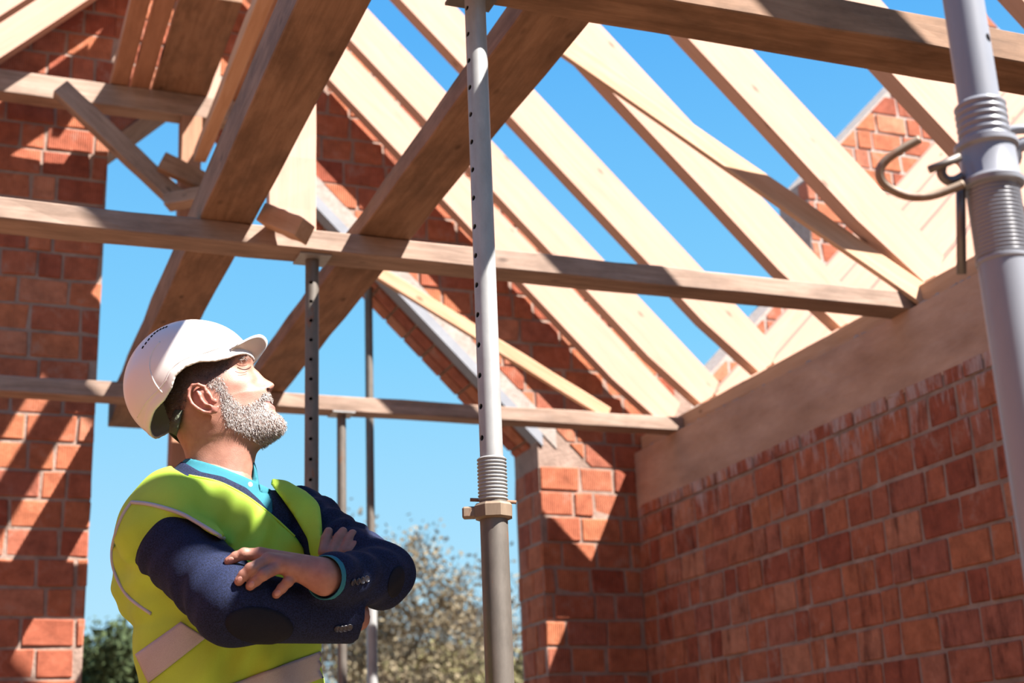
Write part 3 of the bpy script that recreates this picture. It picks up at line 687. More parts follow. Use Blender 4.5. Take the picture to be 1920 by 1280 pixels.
M['jacket'] = cloth_mat('navy_wool', (.005, .0075, .020), (.012, .018, .052), 420)
M['patch'] = cloth_mat('dark_elbow_patch', (.006, .0065, .011), (.009, .010, .016), 900)
M['shirt'] = cloth_mat('teal_cotton', (.022, .135, .17), (.032, .165, .20), 1600)
M['vest'] = cloth_mat('hi_vis_yellow', (.34, .50, .045), (.38, .54, .058), 1500, .7, .15)
M['band'] = cloth_mat('reflective_tape', (.34, .31, .30), (.40, .37, .36), 900, .45, .1)
M['piping'] = cloth_mat('grey_piping', (.36, .35, .36), (.42, .41, .42), 900, .5, .1)
M['trousers'] = cloth_mat('dark_trousers', (.02, .022, .03), (.03, .032, .04), 900)
M['helmet'] = mat_new('white_helmet_plastic', .28, .5)[0]; M['helmet'].node_tree.nodes['Principled BSDF'].inputs['Base Color'].default_value = (.66, .60, .55, 1)
M['strap'] = noisy_mat('olive_headband', [(.3, (.055, .06, .04)), (.7, (.085, .09, .06))], 30)
M['button'] = mat_new('dark_horn_button', .3, .5)[0]; M['button'].node_tree.nodes['Principled BSDF'].inputs['Base Color'].default_value = (.03, .028, .034, 1)
M['nail'] = mat_new('finger_nail', .3, .5)[0]; M['nail'].node_tree.nodes['Principled BSDF'].inputs['Base Color'].default_value = (.42, .20, .15, 1)
M['lip'] = mat_new('lip', .45, .4)[0]; M['lip'].node_tree.nodes['Principled BSDF'].inputs['Base Color'].default_value = (.36, .12, .10, 1)
M['whitebutton'] = mat_new('pearl_button', .3, .5)[0]; M['whitebutton'].node_tree.nodes['Principled BSDF'].inputs['Base Color'].default_value = (.4, .5, .5, 1)
def hair_mat():
    m, t, b = mat_new('hair_strands', .45, .4); a = N(t, 'ShaderNodeAttribute', attribute_name='tint'); t.links.new(a.outputs['Color'], b.inputs['Base Color']); return m
M['hair'] = hair_mat()

D0 = 2.96            # horizontal distance of the head's middle plane
man = empty('person', (hp(440, 1250, 2.95).x, hp(440, 1250, 2.95).y, 0)); tag(man, 'man in a white hard hat and yellow hi-vis vest, arms crossed, looking up', 'person')
MI = man.matrix_basis.inverted()
def part(name, me, mat, parent=None):
    """me is in world space; parent is man or one of his parts (all with identity offset to man)"""
    me.transform(Matrix.Translation(-man.location)) if parent is None else me.transform(Matrix.Translation(-man.location))
    o = bpy.data.objects.new(name, me); COL.objects.link(o)
    if mat and not me.materials: me.materials.append(mat)
    o.parent = parent or man
    return o

# --- torso and arms as distance fields
fc = math.radians(35); FACE = HR * math.sin(fc) - HF * math.cos(fc); LEFT = HR * math.cos(fc) + HF * math.sin(fc)
SHR, SHL = hp(308, 988, 2.86), hp(562, 966, 3.05)
ELR, WRR = hp(436, 1136, 2.70), hp(668, 1158, 2.82)
ELL, WRL = hp(716, 1080, 2.875), hp(614, 1082, 2.70)
NECKB = hp(412, 905, 2.97)
def f_torso(P, inf=0.0):
    a = s_ell(P, hp(420, 1072, 2.985), (LEFT, FACE, HU), (.178, .125, .24))
    b = s_ell(P, hp(432, 1260, 2.985), (LEFT, FACE, HU), (.172, .135, .30))
    d = smin(a, b, .06)
    d = smin(d, s_cone(P, SHR + V((0, 0, .005)), SHL + V((0, 0, .005)), .072, .068), .07)
    d = smin(d, s_cone(P, NECKB, SHR, .062, .055), .05); d = smin(d, s_cone(P, NECKB, SHL, .062, .055), .05)
    px, py = project(P); tp = in_poly(px, py, [(470, 830), (488, 922), (502, 924), (532, 927), (562, 938), (584, 956), (598, 980), (680, 985), (680, 830)]) * .0011
    d = smax(d, -np.where((P - nv(NECKB)) @ nv(LEFT) > 0, tp, 1), .025)
    return d - inf
def wr_noise(P, f, amp, seed=0.0):
    return amp * (np.sin(P[:, 0] * f + 2.1 * np.sin(P[:, 2] * f * .6 + seed) + seed) * np.sin(P[:, 2] * f * .8 + 1.7 * np.sin(P[:, 1] * f * .5)) + .5 * np.sin(P @ np.array([.6, -.5, .9]) * f * 1.9 + seed * 2))
def f_armR(P):
    d = s_cone(P, SHR + V((0, 0, -.015)), ELR, .078, .073); d = smin(d, s_cone(P, ELR, WRR, .069, .050), .025)
    # creases radiating from the bend of the elbow and shoulder
    c = nv(hp(352, 1010, 2.80)); r = np.linalg.norm(P - c, axis=1); ax = nv(ELR - SHR); ax /= np.linalg.norm(ax); t = (P - nv(SHR)) @ ax
    d = d + .0045 * np.sin(t * 95 + 3 * np.sin(P[:, 2] * 22)) * np.exp(-((t - .05) / .075) ** 2) + .004 * np.sin(t * 120 + 2 * np.sin(P[:, 2] * 30)) * np.exp(-((t - .235) / .05) ** 2) + wr_noise(P, 26, .002)
    cut = (P - nv(WRR)) @ nv((WRR - ELR).normalized()); return smax(d, cut, .004)
def f_armL(P):
    d = s_cone(P, SHL + V((0, 0, -.01)), ELL, .070, .060); d = smin(d, s_cone(P, ELL, WRL, .058, .047), .02)
    ax = nv((WRL - ELL).normalized()); t = (P - nv(ELL)) @ ax
    d = d + .003 * np.sin(t * 90 + 2 * np.sin(P[:, 2] * 40)) + wr_noise(P, 24, .0025, 1.0)
    tu = (P - nv(SHL)) @ nv((ELL - SHL).normalized()); d = d + .004 * np.sin(tu * 110 + 2 * np.sin(P[:, 2] * 25)) * (tu < .2)
    return smax(d, t - (WRL - ELL).length, .004)
V_VEST = [(322, 876), (352, 893), (410, 903), (462, 930), (512, 968), (556, 1008), (582, 1046), (577, 1010), (552, 968), (524, 928), (508, 908), (516, 840), (330, 840)]
V_JACK = [(335, 860), (375, 884), (418, 893), (462, 914), (488, 938), (512, 968), (508, 930), (498, 905), (500, 840), (340, 840)]
def f_vest(P):
    d = f_torso(P, .022)
    d = smin(d, s_ell(P, hp(268, 1055, 3.00), (HR, HF, HU), (.068, .09, .125)), .05)      # back panel standing off at the armhole
    px, py = project(P)
    ar = s_cone(P, SHR + V((0, 0, -.015)), ELR, .078, .073) - .013        # front panel lapping over the sleeve head, up to the piped edge
    d = smin(d, smax(ar, in_poly(px, py, [(236, 936), (247, 943), (300, 951), (338, 963), (372, 982), (404, 1001), (432, 1018), (470, 1050), (620, 1050), (620, 820), (200, 820)]) * .0011, .003), .012)
    al = s_cone(P, SHL + V((0, 0, -.01)), ELL, .070, .060) - .014
    d = smin(d, smax(al, in_poly(px, py, [(470, 890), (532, 905), (570, 918), (597, 950), (604, 1000), (604, 1048), (586, 1048), (560, 1000), (500, 960)]) * .0011, .003), .012)
    lat = (P - nv(NECKB)) @ nv(LEFT)
    z = P[:, 2]
    d = d + .0050 * np.sin(lat * 46 + 3 * np.sin(z * 7) + z * 22) + .0035 * np.sin(lat * 80 - z * 45 + 2 * np.sin(lat * 20)) + .0032 * np.sin(lat * 30 - z * 95 + 2 * np.sin(lat * 31)) * np.clip((1.42 - z) / .1, 0, 1) * (z > 1.2)
    fr = (P - nv(NECKB)) @ nv(FACE)
    v = in_poly(px, py, V_VEST) * .0011; v = np.where(fr > -.10, v, 1); d = smax(d, -v, .004)
    nk = nv(V((0, 0, 1)) * .93 + HR * .34); d = np.where(lat < .03, smax(d, (P - nv(hp(345, 878, 2.96))) @ nk, .006), d)
    far = in_poly(px, py, [(596, 900), (604, 985), (606, 1030), (640, 1300), (900, 1300), (900, 860), (596, 860)]) * .0011
    d = smax(d, -np.where(z > 1.30, far, 1), .006)
    return smax(d, .88 - z, .006)
def f_jacket(P):
    d = f_torso(P, .007); px, py = project(P); fr = (P - nv(NECKB)) @ nv(FACE)
    v = np.where(fr > -.10, in_poly(px, py, V_JACK) * .0011, 1); d = smax(d, -v, .003); d = smax(d, .84 - P[:, 2], .006)
    n = nv(V((0, 0, 1)) * .93 + HR * .34); t = (P - nv(hp(345, 868, 2.96))) @ n; d = np.where((P - nv(NECKB)) @ nv(LEFT) < .03, smax(d, t, .004), d)
    d = smin(d, f_armR(P), .018); return smin(d, f_armL(P), .018)
lo, hi = bounds([SHR, SHL, ELR, ELL, WRR, WRL, hp(420, 860, 2.97), hp(430, 1400, 2.97)], .16); lo[2] = .82
jack = surface('jacket', f_jacket, lo, hi, .0062, 1)
vest = surface('hi_vis_vest', f_vest, lo - np.array([.06, .06, 0]), hi, .0062, 1)
def f_shirt(P):
    d = f_torso(P, .0); d = smin(d, s_cone(P, NECKB + V((0, 0, -.02)), hp(408, 868, 2.965), .066, .064), .03)
    n = nv(V((0, 0, 1)) * .93 + HR * .36); t = (P - nv(hp(343, 853, 2.90))) @ n; d2 = np.where((P - nv(NECKB)) @ nv(LEFT) < .05, smax(d, t, .003), d)
    return smax(d2, 1.20 - P[:, 2], .01)
shirt = surface('shirt', f_shirt, *box8(270, 835, 600, 1150, 2.80, 3.15), .0055, 1)
# folded collar leaves: a slightly larger band round the neck
CTOP, CLOW = hp(343, 852, 2.90), hp(343, 878, 2.90)
def f_collar(P):
    d = smin(s_cone(P, NECKB + V((0, 0, -.03)), hp(408, 868, 2.965), .080, .069), s_ell(P, NECKB + V((0, 0, -.035)), (LEFT, FACE, HU), (.13, .10, .05)), .03)
    n = nv((V((0, 0, 1)) * .93 + HR * .36).normalized()); t = (P - nv(CTOP)) @ n; u = (P - nv(CLOW)) @ n
    px, py = project(P); d = smax(smax(d, t, .003), -u - .012 * np.clip((px - 400) / 70, 0, 1.0), .003)
    sl = in_poly(px, py, [(470, 905), (476, 880), (480, 870), (484, 905), (492, 950), (478, 950)]) * .0011
    fr = (P - nv(NECKB)) @ nv(FACE); return smax(d, -np.where(fr > 0, sl, 1), .002)
collar = surface('shirt_collar', f_collar, *box8(318, 840, 520, 965, 2.84, 3.10), .0042, 1)
def f_jcollar(P):
    d = smin(s_cone(P, NECKB + V((0, 0, -.04)), hp(404, 880, 2.965), .094, .080), s_ell(P, NECKB + V((0, 0, -.045)), (LEFT, FACE, HU), (.15, .11, .06)), .03)
    n = nv((V((0, 0, 1)) * .93 + HR * .36).normalized()); t = (P - nv(hp(343, 868, 2.90))) @ n; px, py = project(P)
    fr = (P - nv(NECKB)) @ nv(FACE); v = np.where(fr > -.05, in_poly(px, py, V_JACK) * .0011, 1)
    return smax(smax(smax(d, t, .003), -t - .03, .003), -v, .003)
jcol = surface('jacket_collar', f_jcollar, *box8(296, 850, 540, 975, 2.82, 3.12), .005, 1)
BV = tree_of(jack, vest); BVJ = tree_of(jack); BVV = tree_of(vest)
JK = part('jacket', jack, M['jacket']); VS = part('hi_vis_vest', vest, M['vest']); SHRT = part('shirt', shirt, M['shirt']); part('shirt_collar', collar, M['shirt'], SHRT); part('jacket_collar', jcol, M['jacket'], JK)

# vest tape and piping laid on the cloth
def patch_on(bvh, quad, nu, nv_, lift):
    """quad: four picture corners; a sheet laid on the surface there"""
    vs = []; a, b, c, d = [V((q[0], q[1], 0)) for q in quad]; last = None
    for j in range(nv_ + 1):
        for i in range(nu + 1):
            u, v = i / nu, j / nv_; p = (a * (1 - u) + b * u) * (1 - v) + (d * (1 - u) + c * u) * v; h, n = cast(bvh, p.x, p.y)
            if h is None: h, n = last if last else next((c_ for c_ in (cast(bvh, p.x - k_, p.y + k_ * .3) for k_ in range(2, 60, 2)) if c_[0]), (at_depth(p.x, p.y, 2.9), V((0, 0, 1))))
            last = (h, n); vs.append(h + n * lift)
    fs = [(j * (nu + 1) + i, j * (nu + 1) + i + 1, (j + 1) * (nu + 1) + i + 1, (j + 1) * (nu + 1) + i) for j in range(nv_) for i in range(nu)]
    return mesh('patch', vs, fs, True)
def thick(o, t_):
    md = o.modifiers.new('thickness', 'SOLIDIFY'); md.thickness = t_; md.offset = 0; return o
for qd in ([(256, 1226), (340, 1166), (386, 1196), (280, 1280)], [(406, 1292), (606, 1218), (626, 1262), (440, 1330)], [(604, 1210), (630, 1204), (655, 1252), (628, 1262)]):
    thick(part('reflective_band', patch_on(BVV, qd, 26, 8, .0025), M['band'], VS), .002)
def on_surface_tube(name, bvh, pts, r, mat, parent, lift=.001):
    out = []; sp = smooth_path([V((p[0], p[1], 0)) for p in pts], 6)
    for p in sp:
        h, n = cast(bvh, p.x, p.y)
        if h is not None: out.append(h + n * lift)
    for _ in range(2): out = [out[0]] + [(out[i - 1] + out[i] * 2 + out[i + 1]) / 4 for i in range(1, len(out) - 1)] + [out[-1]]
    return part(name, sweep_mesh(name, out, r, 8), mat, parent)
on_surface_tube('piping', BV, [(247, 942), (272, 944), (300, 950), (338, 962), (372, 981), (402, 999), (420, 1009)], .0042, M['piping'], VS)
on_surface_tube('piping', BV, [(247, 942), (232, 964), (219, 995), (211, 1030), (213, 1062), (226, 1096), (247, 1124), (284, 1150)], .0036, M['piping'], VS)
on_surface_tube('piping', BV, [(354, 892), (410, 904), (462, 931), (512, 969), (552, 1006)], .0026, M['vest'], VS)
# jacket cuffs: buttons, elbow patch
def disc_on(name, bvh, x, y, r, mat, parent, tilt=V((0, 0, 0)), off=.002):
    h, n = cast(bvh, x, y)
    if h is None: return
    n = (n + tilt).normalized(); q = n.to_track_quat('Z', 'Y').to_matrix().to_4x4()
    me = lathe_mesh(name, [(r * .2, 0), (r * .9, 0), (r, .0008), (r, .0022), (r * .85, .003), (r * .7, .0022), (r * .1, .002)], 18); smooth_sides(me, 60); me.transform(Matrix.Translation(h + n * off) @ q); return part(name, me, mat, parent)
for x_, y_ in [(660, 1090), (669, 1089), (677.5, 1087.5), (686, 1085.5), (632, 1177), (639, 1177.5), (646.5, 1176.5), (654, 1174.5)]: disc_on('button', BVJ, x_, y_, .0068, M['button'], JK)
def oval_on(bvh, cx, cy, rx, ry, ang, lift=.0012):
    vs = []; K = 28; c0, n0 = cast(bvh, cx, cy); vs.append(c0 + n0 * lift); last = (c0, n0)
    for j in range(1, 7):
        for k in range(K):
            a = 2 * math.pi * k / K; u, v = rx * j / 6 * math.cos(a), ry * j / 6 * math.sin(a); h, n = cast(bvh, cx + u * math.cos(ang) - v * math.sin(ang), cy + u * math.sin(ang) + v * math.cos(ang))
            if h is None or (h - c0).length > .12: h, n = last
            last = (h, n); vs.append(h + n * lift)
    fs = [(0, 1 + (k + 1) % K, 1 + k) for k in range(K)] + [(1 + j * K + k, 1 + j * K + (k + 1) % K, 1 + (j + 1) * K + (k + 1) % K, 1 + (j + 1) * K + k) for j in range(5) for k in range(K)]
    return mesh('patch', vs, fs, True)
thick(part('elbow_patch', oval_on(BVJ, 486, 1172, 64, 34, .12), M['patch'], JK), .002)
thick(part('elbow_patch', oval_on(BVJ, 742, 1090, 14, 30, .25), M['patch'], JK), .002)

# --- hands
def dig(bvh, pts, radii, sink=.55):
    """joints from picture points resting on the surface of what they hold"""
    out = []
    for (x_, y_), r_ in zip(pts, radii):
        h, n = cast(bvh, x_, y_); q = ray(x_, y_).normalized(); out.append(h - q * r_ * sink)
    return out
fing = [([(487, 1040), (458, 1038), (442, 1044), (429, 1052)], [.0128, .0112, .0102, .0090]), ([(503, 1050), (470, 1066), (457, 1078), (448, 1089)], [.0128, .0112, .0102, .0092]),
        ([(527, 1060), (494, 1077), (480, 1088), (469, 1098)], [.0124, .0110, .0100, .0090]), ([(557, 1072), (540, 1090), (529, 1102), (518, 1114)], [.0115, .0102, .0094, .0084])]
chains = []
for pl, rr in fing:
    J = dig(BVJ, pl, rr, .95)
    dd = [(j - CAM).dot(HF) for j in J]; tip_d = dd[3]
    dd = [min(dd[0], tip_d * .5 + 2.70 * .5) - .004, min(dd[1], tip_d + .006) - .007, min(dd[2], tip_d + .004) - .004, tip_d]
    J = [hp(*p_, d_) for p_, d_ in zip(pl, dd)]; chains.append((J, rr))
wr_c = WRL.copy()
def f_handL(P):
    d = s_cone(P, wr_c + (ELL - WRL).normalized() * .05, wr_c - (ELL - WRL).normalized() * .012, .034, .031)
    wl_ = wr_c - (ELL - WRL).normalized() * .012
    for (J, rr), rw, off in zip(chains, (.019, .020, .019, .017), (.018, .007, -.005, -.016)):
        d = smin(d, s_cone(P, wl_ + V((0, 0, off)), J[0], rw, rr[0] + .002), .012)
    tj = [wl_ + V((0, 0, .012)), hp(560, 1060, 2.735), hp(528, 1062, 2.74)]
    d = smin(d, s_cone(P, tj[0], tj[1], .017, .013), .012); d = smin(d, s_cone(P, tj[1], tj[2], .012, .010), .004)
    for J, rr in chains:
        e = s_cone(P, J[0], J[1], rr[0], rr[1])
        e = smin(e, s_cone(P, J[1], J[2], rr[1] * .97, rr[2]), .002); e = smin(e, s_cone(P, J[2], J[3], rr[2] * .99, rr[3]), .002)
        for j, kr in ((1, rr[1] * 1.04), (2, rr[2] * 1.03)): e = smin(e, np.linalg.norm(P - nv(J[j]), axis=1) - kr, .003)
        d = smin(d, e, .0035)
    # knuckles
    for J, rr in chains: d = smin(d, np.linalg.norm(P - nv(J[0] - ray(500, 1050).normalized() * .003), axis=1) - rr[0] * .98, .006)
    return d
allJ = [j for J, _ in chains for j in J] + [wr_c + (ELL - WRL).normalized() * .05]
hL = surface('hand', f_handL, *bounds(allJ, .055), .0022, 2)
SK = np.array([.31, .145, .10])
def hand_tint(P):
    c = np.tile(SK, (len(P), 1)); k = np.ones(len(P)) * 9
    for J, rr in chains:
        for j in (1, 2, 3): k = np.minimum(k, np.linalg.norm(P - nv(J[j]), axis=1) / .012)
    f = np.clip(1 - k, 0, 1)[:, None]; return c * (1 - .35 * f) + np.array([.34, .11, .08]) * .35 * f
col_attr(hL, hand_tint)
rf = [([(607, 1034), (611, 1010), (616, 996)], [.0115, .0110, .0092]), ([(624, 1034), (635, 1008), (643, 996)], [.0122, .0115, .0094]), ([(645, 1034), (655, 1010), (661, 1000)], [.0118, .0110, .0092]), ([(658, 1034), (666, 1022), (671, 1017)], [.0102, .0098, .0082])]
ch2 = []
BVA = tree_of(jack); 
for pl, rr in rf:
    J = []
    for (x_, y_), r_ in zip(pl, rr):
        # rest on the far upper arm, behind the forearm
        J.append(hp(x_, y_, 2.870 + (1034 - y_) * .0004))
    ch2.append((J, rr))
def f_handR(P):
    d = s_cone(P, hp(668, 1150, 2.85), hp(650, 1085, 2.89), .026, .024)
    for (J, rr) in ch2: d = smin(d, s_cone(P, hp(652, 1080, 2.885), J[0], .018, rr[0]), .01)
    for J, rr in ch2:
        e = smin(s_cone(P, J[0], J[1], rr[0], rr[1]), s_cone(P, J[1], J[2], rr[1], rr[2]), .002); d = smin(d, e, .0025)
    return d
hR = surface('hand', f_handR, *bounds([j for J, _ in ch2 for j in J] + [hp(668, 1150, 2.85)], .04), .0024, 2)

# --- head and neck: lofted sections (front point, back point in the middle plane), half width, taper, nose
LV = [((395, 612), (338, 640), .030, .0, 0, .01), ((440, 640), (292, 672), .064, .10, 0, .01), ((463, 657), (296, 705), .0735, .12, 0, .01), ((472.5, 671), (302, 735), .0755, .14, 0, .01),
      ((474, 687), (308, 757), .0750, .16, 1, .008), ((479, 699), (313, 772), .0745, .18, 6, .0085), ((486, 713), (316, 782), .0738, .2, 11, .0105), ((493.5, 726), (320, 792), .073, .22, 20, .0125), ((498, 731.5), (321, 796), .0725, .23, 15, .0145),
      ((502.5, 736), (323, 799), .072, .25, 1, .014), ((506.5, 745), (325, 803), .0705, .28, 1.5, .016), ((509.5, 754), (327, 808), .069, .30, -3, .020), ((513.5, 763), (329, 812), .0675, .32, 1.5, .018), ((519, 772), (331, 816), .066, .34, -1.5, .02),
      ((532, 786), (334, 822), .064, .37, 0, .01), ((535, 800), (337, 828), .062, .37, 0, .01), ((526, 813), (340, 834), .0605, .34, 0, .01), ((504, 827), (343, 840), .059, .24, 0, .01), ((484, 842), (346, 847), .058, .08, 0, .01),
      ((477, 860), (349, 858), .058, .0, 0, .01), ((473, 895), (352, 880), .060, .0, 0, .01), ((470, 935), (350, 925), .066, .0, 0, .01)]
def cr_interp(rows, n):
    A = np.array(rows, float); out = []
    for i in range(len(A) - 1):
        p0, p1, p2, p3 = A[max(i - 1, 0)], A[i], A[i + 1], A[min(i + 2, len(A) - 1)]
        for k in range(n):
            t = k / n; out.append(.5 * (2 * p1 + (p2 - p0) * t + (2 * p0 - 5 * p1 + 4 * p2 - p3) * t * t + (3 * p1 - p0 - 3 * p2 + p3) * t ** 3))
    return np.array(out + [A[-1]])
rows = cr_interp([[*nv(hp(*f, D0)), *nv(hp(*b, D0)), w_, k_, n_, s_] for f, b, w_, k_, n_, s_ in LV], 5)
NS = 72; ph = np.linspace(0, 2 * np.pi, NS, endpoint=False); HV = []
for r in rows:
    f, b = r[:3], r[3:6]; c = (f + b) / 2; L = np.linalg.norm(f - b) / 2; e = (f - b) / (2 * L)
    ct, st = np.cos(ph), np.sin(ph); p = 2.25
    x = np.sign(ct) * np.abs(ct) ** (2 / p); y = np.sign(st) * np.abs(st) ** (2 / p)
    wd = r[6] * (1 - r[7] * np.clip(x, -.2, 1)) * (1 + .10 * r[7])
    s = y * wd
    nose = r[8] * .00116 * np.exp(-(s / r[9]) ** 2) * (x > .2)
    HV.append(c + np.outer(x * L + nose, e) + np.outer(s, nHF))
HV = np.array(HV); nr = len(HV)
def grid_normals(G):
    du = np.roll(G, -1, 1) - np.roll(G, 1, 1); dv = np.gradient(G, axis=0); n = np.cross(dv, du); n /= np.linalg.norm(n, axis=2, keepdims=True) + 1e-12
    c = G.mean(1, keepdims=True); n *= np.sign(((G - c) * n).sum(2, keepdims=True)); return n
def near_px(P):
    s = (P - nv(hp(420, 700, D0))) @ nHF; Q = P - np.outer(s + np.abs(s), nHF); return project(Q), np.abs(s)
for (fx, fy, sg, amp, smn) in [(462, 689, 11, -.0075, .012), (459, 671, 9, .0045, .012), (437, 716, 16, .0045, .03), (463, 689, 5.5, .0052, .015), (493, 757, 6, -.0025, .008), (450, 738, 13, -.003, .02), (500, 731, 5.5, .003, .006), (420, 775, 16, .004, .03), (430, 690, 14, -.003, .03), (445, 655, 12, .002, .02), (484, 726, 7, .0015, .012), (482, 716, 5, -.0022, .010)]:
    n = grid_normals(HV); (px, py), s = near_px(HV.reshape(-1, 3)); wgt = amp * np.exp(-((px - fx) ** 2 + (py - fy) ** 2) / (2 * sg * sg)) * np.clip(s / smn, 0, 1); HV = HV + n * wgt.reshape(nr, NS, 1)
vs = HV.reshape(-1, 3); fs = [(j * NS + i, j * NS + (i + 1) % NS, (j + 1) * NS + (i + 1) % NS, (j + 1) * NS + i) for j in range(nr - 1) for i in range(NS)] + [tuple(range(NS))[::-1], tuple((nr - 1) * NS + i for i in range(NS))]
headm = mesh('head', [tuple(v) for v in vs], fs, True)
bm = bmesh.new(); bm.from_mesh(headm); bmesh.ops.recalc_face_normals(bm, faces=bm.faces); bmesh.ops.subdivide_edges(bm, edges=bm.edges[:], cuts=1, use_grid_fill=True, smooth=.6); bm.to_mesh(headm); bm.free()
for p_ in headm.polygons: p_.use_smooth = True
BEARD = [(388, 722), (404, 708), (415, 706), (421, 716), (426, 731), (435, 744), (447, 756), (462, 760), (476, 753), (487, 743), (492, 736), (504, 735), (513, 742), (512, 747), (500, 750), (496, 758), (500, 764), (507, 768), (520, 772), (537, 788), (538, 804), (526, 818), (491, 835), (461, 819), (425, 798), (418, 778), (414, 755), (409, 735)]
HAIR = [(445, 650), (440, 668), (424, 692), (406, 707), (388, 718), (374, 715), (352, 728), (346, 760), (336, 800), (329, 812), (280, 800), (270, 640), (400, 600)]
LIPS = [(498, 751), (512, 748.5), (516, 753), (522, 766), (510, 768), (500, 759)]
def head_tint(P):
    (px, py), s = near_px(P); c = np.tile(SK, (len(P), 1))
    def mixin(poly, col, soft, op=1.0):
        nonlocal c
        w_ = np.clip(.5 - in_poly(px, py, poly) / soft, 0, 1)[:, None] * op; c = c * (1 - w_) + np.array(col) * w_
    flush = np.exp(-((px - 455) ** 2 + (py - 722) ** 2) / 500)[:, None] * .5; c = c * (1 - flush) + np.array([.35, .125, .088]) * flush
    mixin(BEARD, (.26, .15, .115), 9, .85); mixin(HAIR, (.045, .030, .024), 14, .92); mixin(LIPS, (.36, .105, .085), 2.5, .9); return c
col_attr(headm, head_tint)
BVH = tree_of(headm)
# ear
eh = [(386, 732), (383, 725), (372, 721), (361, 722), (354.5, 731), (354, 744), (360, 757), (371, 766), (382, 772), (394, 774), (404, 771), (408, 763)]
EP = [hp(x_, y_, D0 - (.094 if i in range(2, 8) else .086)) for i, (x_, y_) in enumerate(eh)]
AH = [hp(x_, y_, D0 - .089) for x_, y_ in [(369, 733), (374, 741), (378, 750), (385, 758), (394, 760)]]
eax = (hp(372, 722, D0) - hp(394, 774, D0)).normalized(); ebx = (HF.cross(eax)).normalized()
def f_ear(P):
    d = s_ell(P, hp(380, 748, D0 - .082), (eax, ebx, HF), (.031, .021, .0075))
    d = smax(d, -s_ell(P, hp(386, 748, D0 - .094), (eax, ebx, HF), (.018, .0115, .013)), .003)
    for a, b in zip(EP, EP[1:]): d = smin(d, s_cone(P, a, b, .0036, .0036), .0022)
    for a, b in zip(AH, AH[1:]): d = smin(d, s_cone(P, a, b, .0030, .0028), .0035)
    d = smin(d, np.linalg.norm(P - nv(hp(401, 767, D0 - .084)), axis=1) - .0072, .005)
    d = smin(d, np.linalg.norm(P - nv(hp(402, 752, D0 - .083)), axis=1) - .0062, .005)
    return smin(d, s_cone(P, hp(384, 745, D0 - .070), hp(390, 752, D0 - .066), .012, .014), .008)
earm = surface('ear', f_ear, *bounds(EP + AH + [hp(390, 750, D0 - .06)], .02), .0015, 1)
col_attr(earm, lambda P: np.tile(np.array([.34, .135, .098]), (len(P), 1)))
# rest of the body under the clothes, one figure with the head and hands
def f_inner(P):
    d = f_torso(P, -.010); d = smin(d, s_cone(P, NECKB, hp(408, 850, 2.965), .05, .05), .02)
    d = smin(d, s_cone(P, SHR, ELR, .05, .045), .03); d = smin(d, s_cone(P, ELR, WRR, .042, .03), .02); d = smin(d, s_cone(P, SHL, ELL, .045, .04), .03); d = smin(d, s_cone(P, ELL, WRL, .038, .03), .02)
    return smax(d, .86 - P[:, 2], .01)
inm = surface('inner', f_inner, lo, hi, .012, 1); col_attr(inm, lambda P: np.tile(SK, (len(P), 1))); col_attr(hR, lambda P: np.tile(SK, (len(P), 1)))
def join(name, mes):
    bm = bmesh.new()
    lay = bm.verts.layers.float_color.new('tint')
    for me in mes: bm.from_mesh(me)
    me = bpy.data.meshes.new(name); bm.to_mesh(me); bm.free()
    for p in me.polygons: p.use_smooth = True
    return me
body = join('body', [headm, earm, hL, hR, inm])
BODY = part('body', body, M['skin'])
# creases of the squinting eye, nostril
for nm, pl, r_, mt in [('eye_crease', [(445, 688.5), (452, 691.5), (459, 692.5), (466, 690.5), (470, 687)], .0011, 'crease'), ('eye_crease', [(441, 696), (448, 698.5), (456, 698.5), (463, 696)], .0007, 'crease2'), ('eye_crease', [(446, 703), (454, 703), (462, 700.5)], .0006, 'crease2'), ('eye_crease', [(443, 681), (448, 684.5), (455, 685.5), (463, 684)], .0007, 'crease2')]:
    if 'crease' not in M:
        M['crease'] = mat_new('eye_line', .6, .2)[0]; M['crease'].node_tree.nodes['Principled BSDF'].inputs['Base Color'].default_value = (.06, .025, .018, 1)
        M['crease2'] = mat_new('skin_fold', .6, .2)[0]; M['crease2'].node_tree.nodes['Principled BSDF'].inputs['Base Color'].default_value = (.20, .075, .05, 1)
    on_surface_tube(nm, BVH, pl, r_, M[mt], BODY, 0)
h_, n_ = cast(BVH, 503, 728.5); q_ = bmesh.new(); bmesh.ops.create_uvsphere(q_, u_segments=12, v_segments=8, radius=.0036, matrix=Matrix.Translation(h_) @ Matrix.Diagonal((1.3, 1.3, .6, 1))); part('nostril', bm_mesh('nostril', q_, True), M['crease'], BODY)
# finger nails
def nail(x_, y_, ang, parent=BODY, bvh=tree_of(hL), w_=.0056, l_=.0070):
    h, n = cast(bvh, x_, y_)
    if h is None: return
    dirv = (CR * math.cos(ang) - CU * math.sin(ang)); dirv = (dirv - n * dirv.dot(n)).normalized(); sv = n.cross(dirv); vs = []; K = 10
    for rr, z in ((1, -.0006), (.9, .0006), (.4, .0012)):
        for k in range(K): a = 2 * math.pi * k / K; vs.append(h + dirv * (l_ * rr * math.cos(a)) + sv * (w_ * rr * math.sin(a)) + n * (z - .002 * (rr * math.sin(a)) ** 2))
    fs = [(j * K + k, j * K + (k + 1) % K, (j + 1) * K + (k + 1) % K, (j + 1) * K + k) for j in range(2) for k in range(K)] + [tuple(2 * K + k for k in range(K))]
    part('finger_nail', mesh('finger_nail', vs, fs, True), M['nail'], parent)
for x_, y_, a_ in [(433, 1049, 2.65), (450, 1086, 2.2), (471, 1095, 2.3), (520, 1111, 2.35)]: nail(x_, y_, a_)
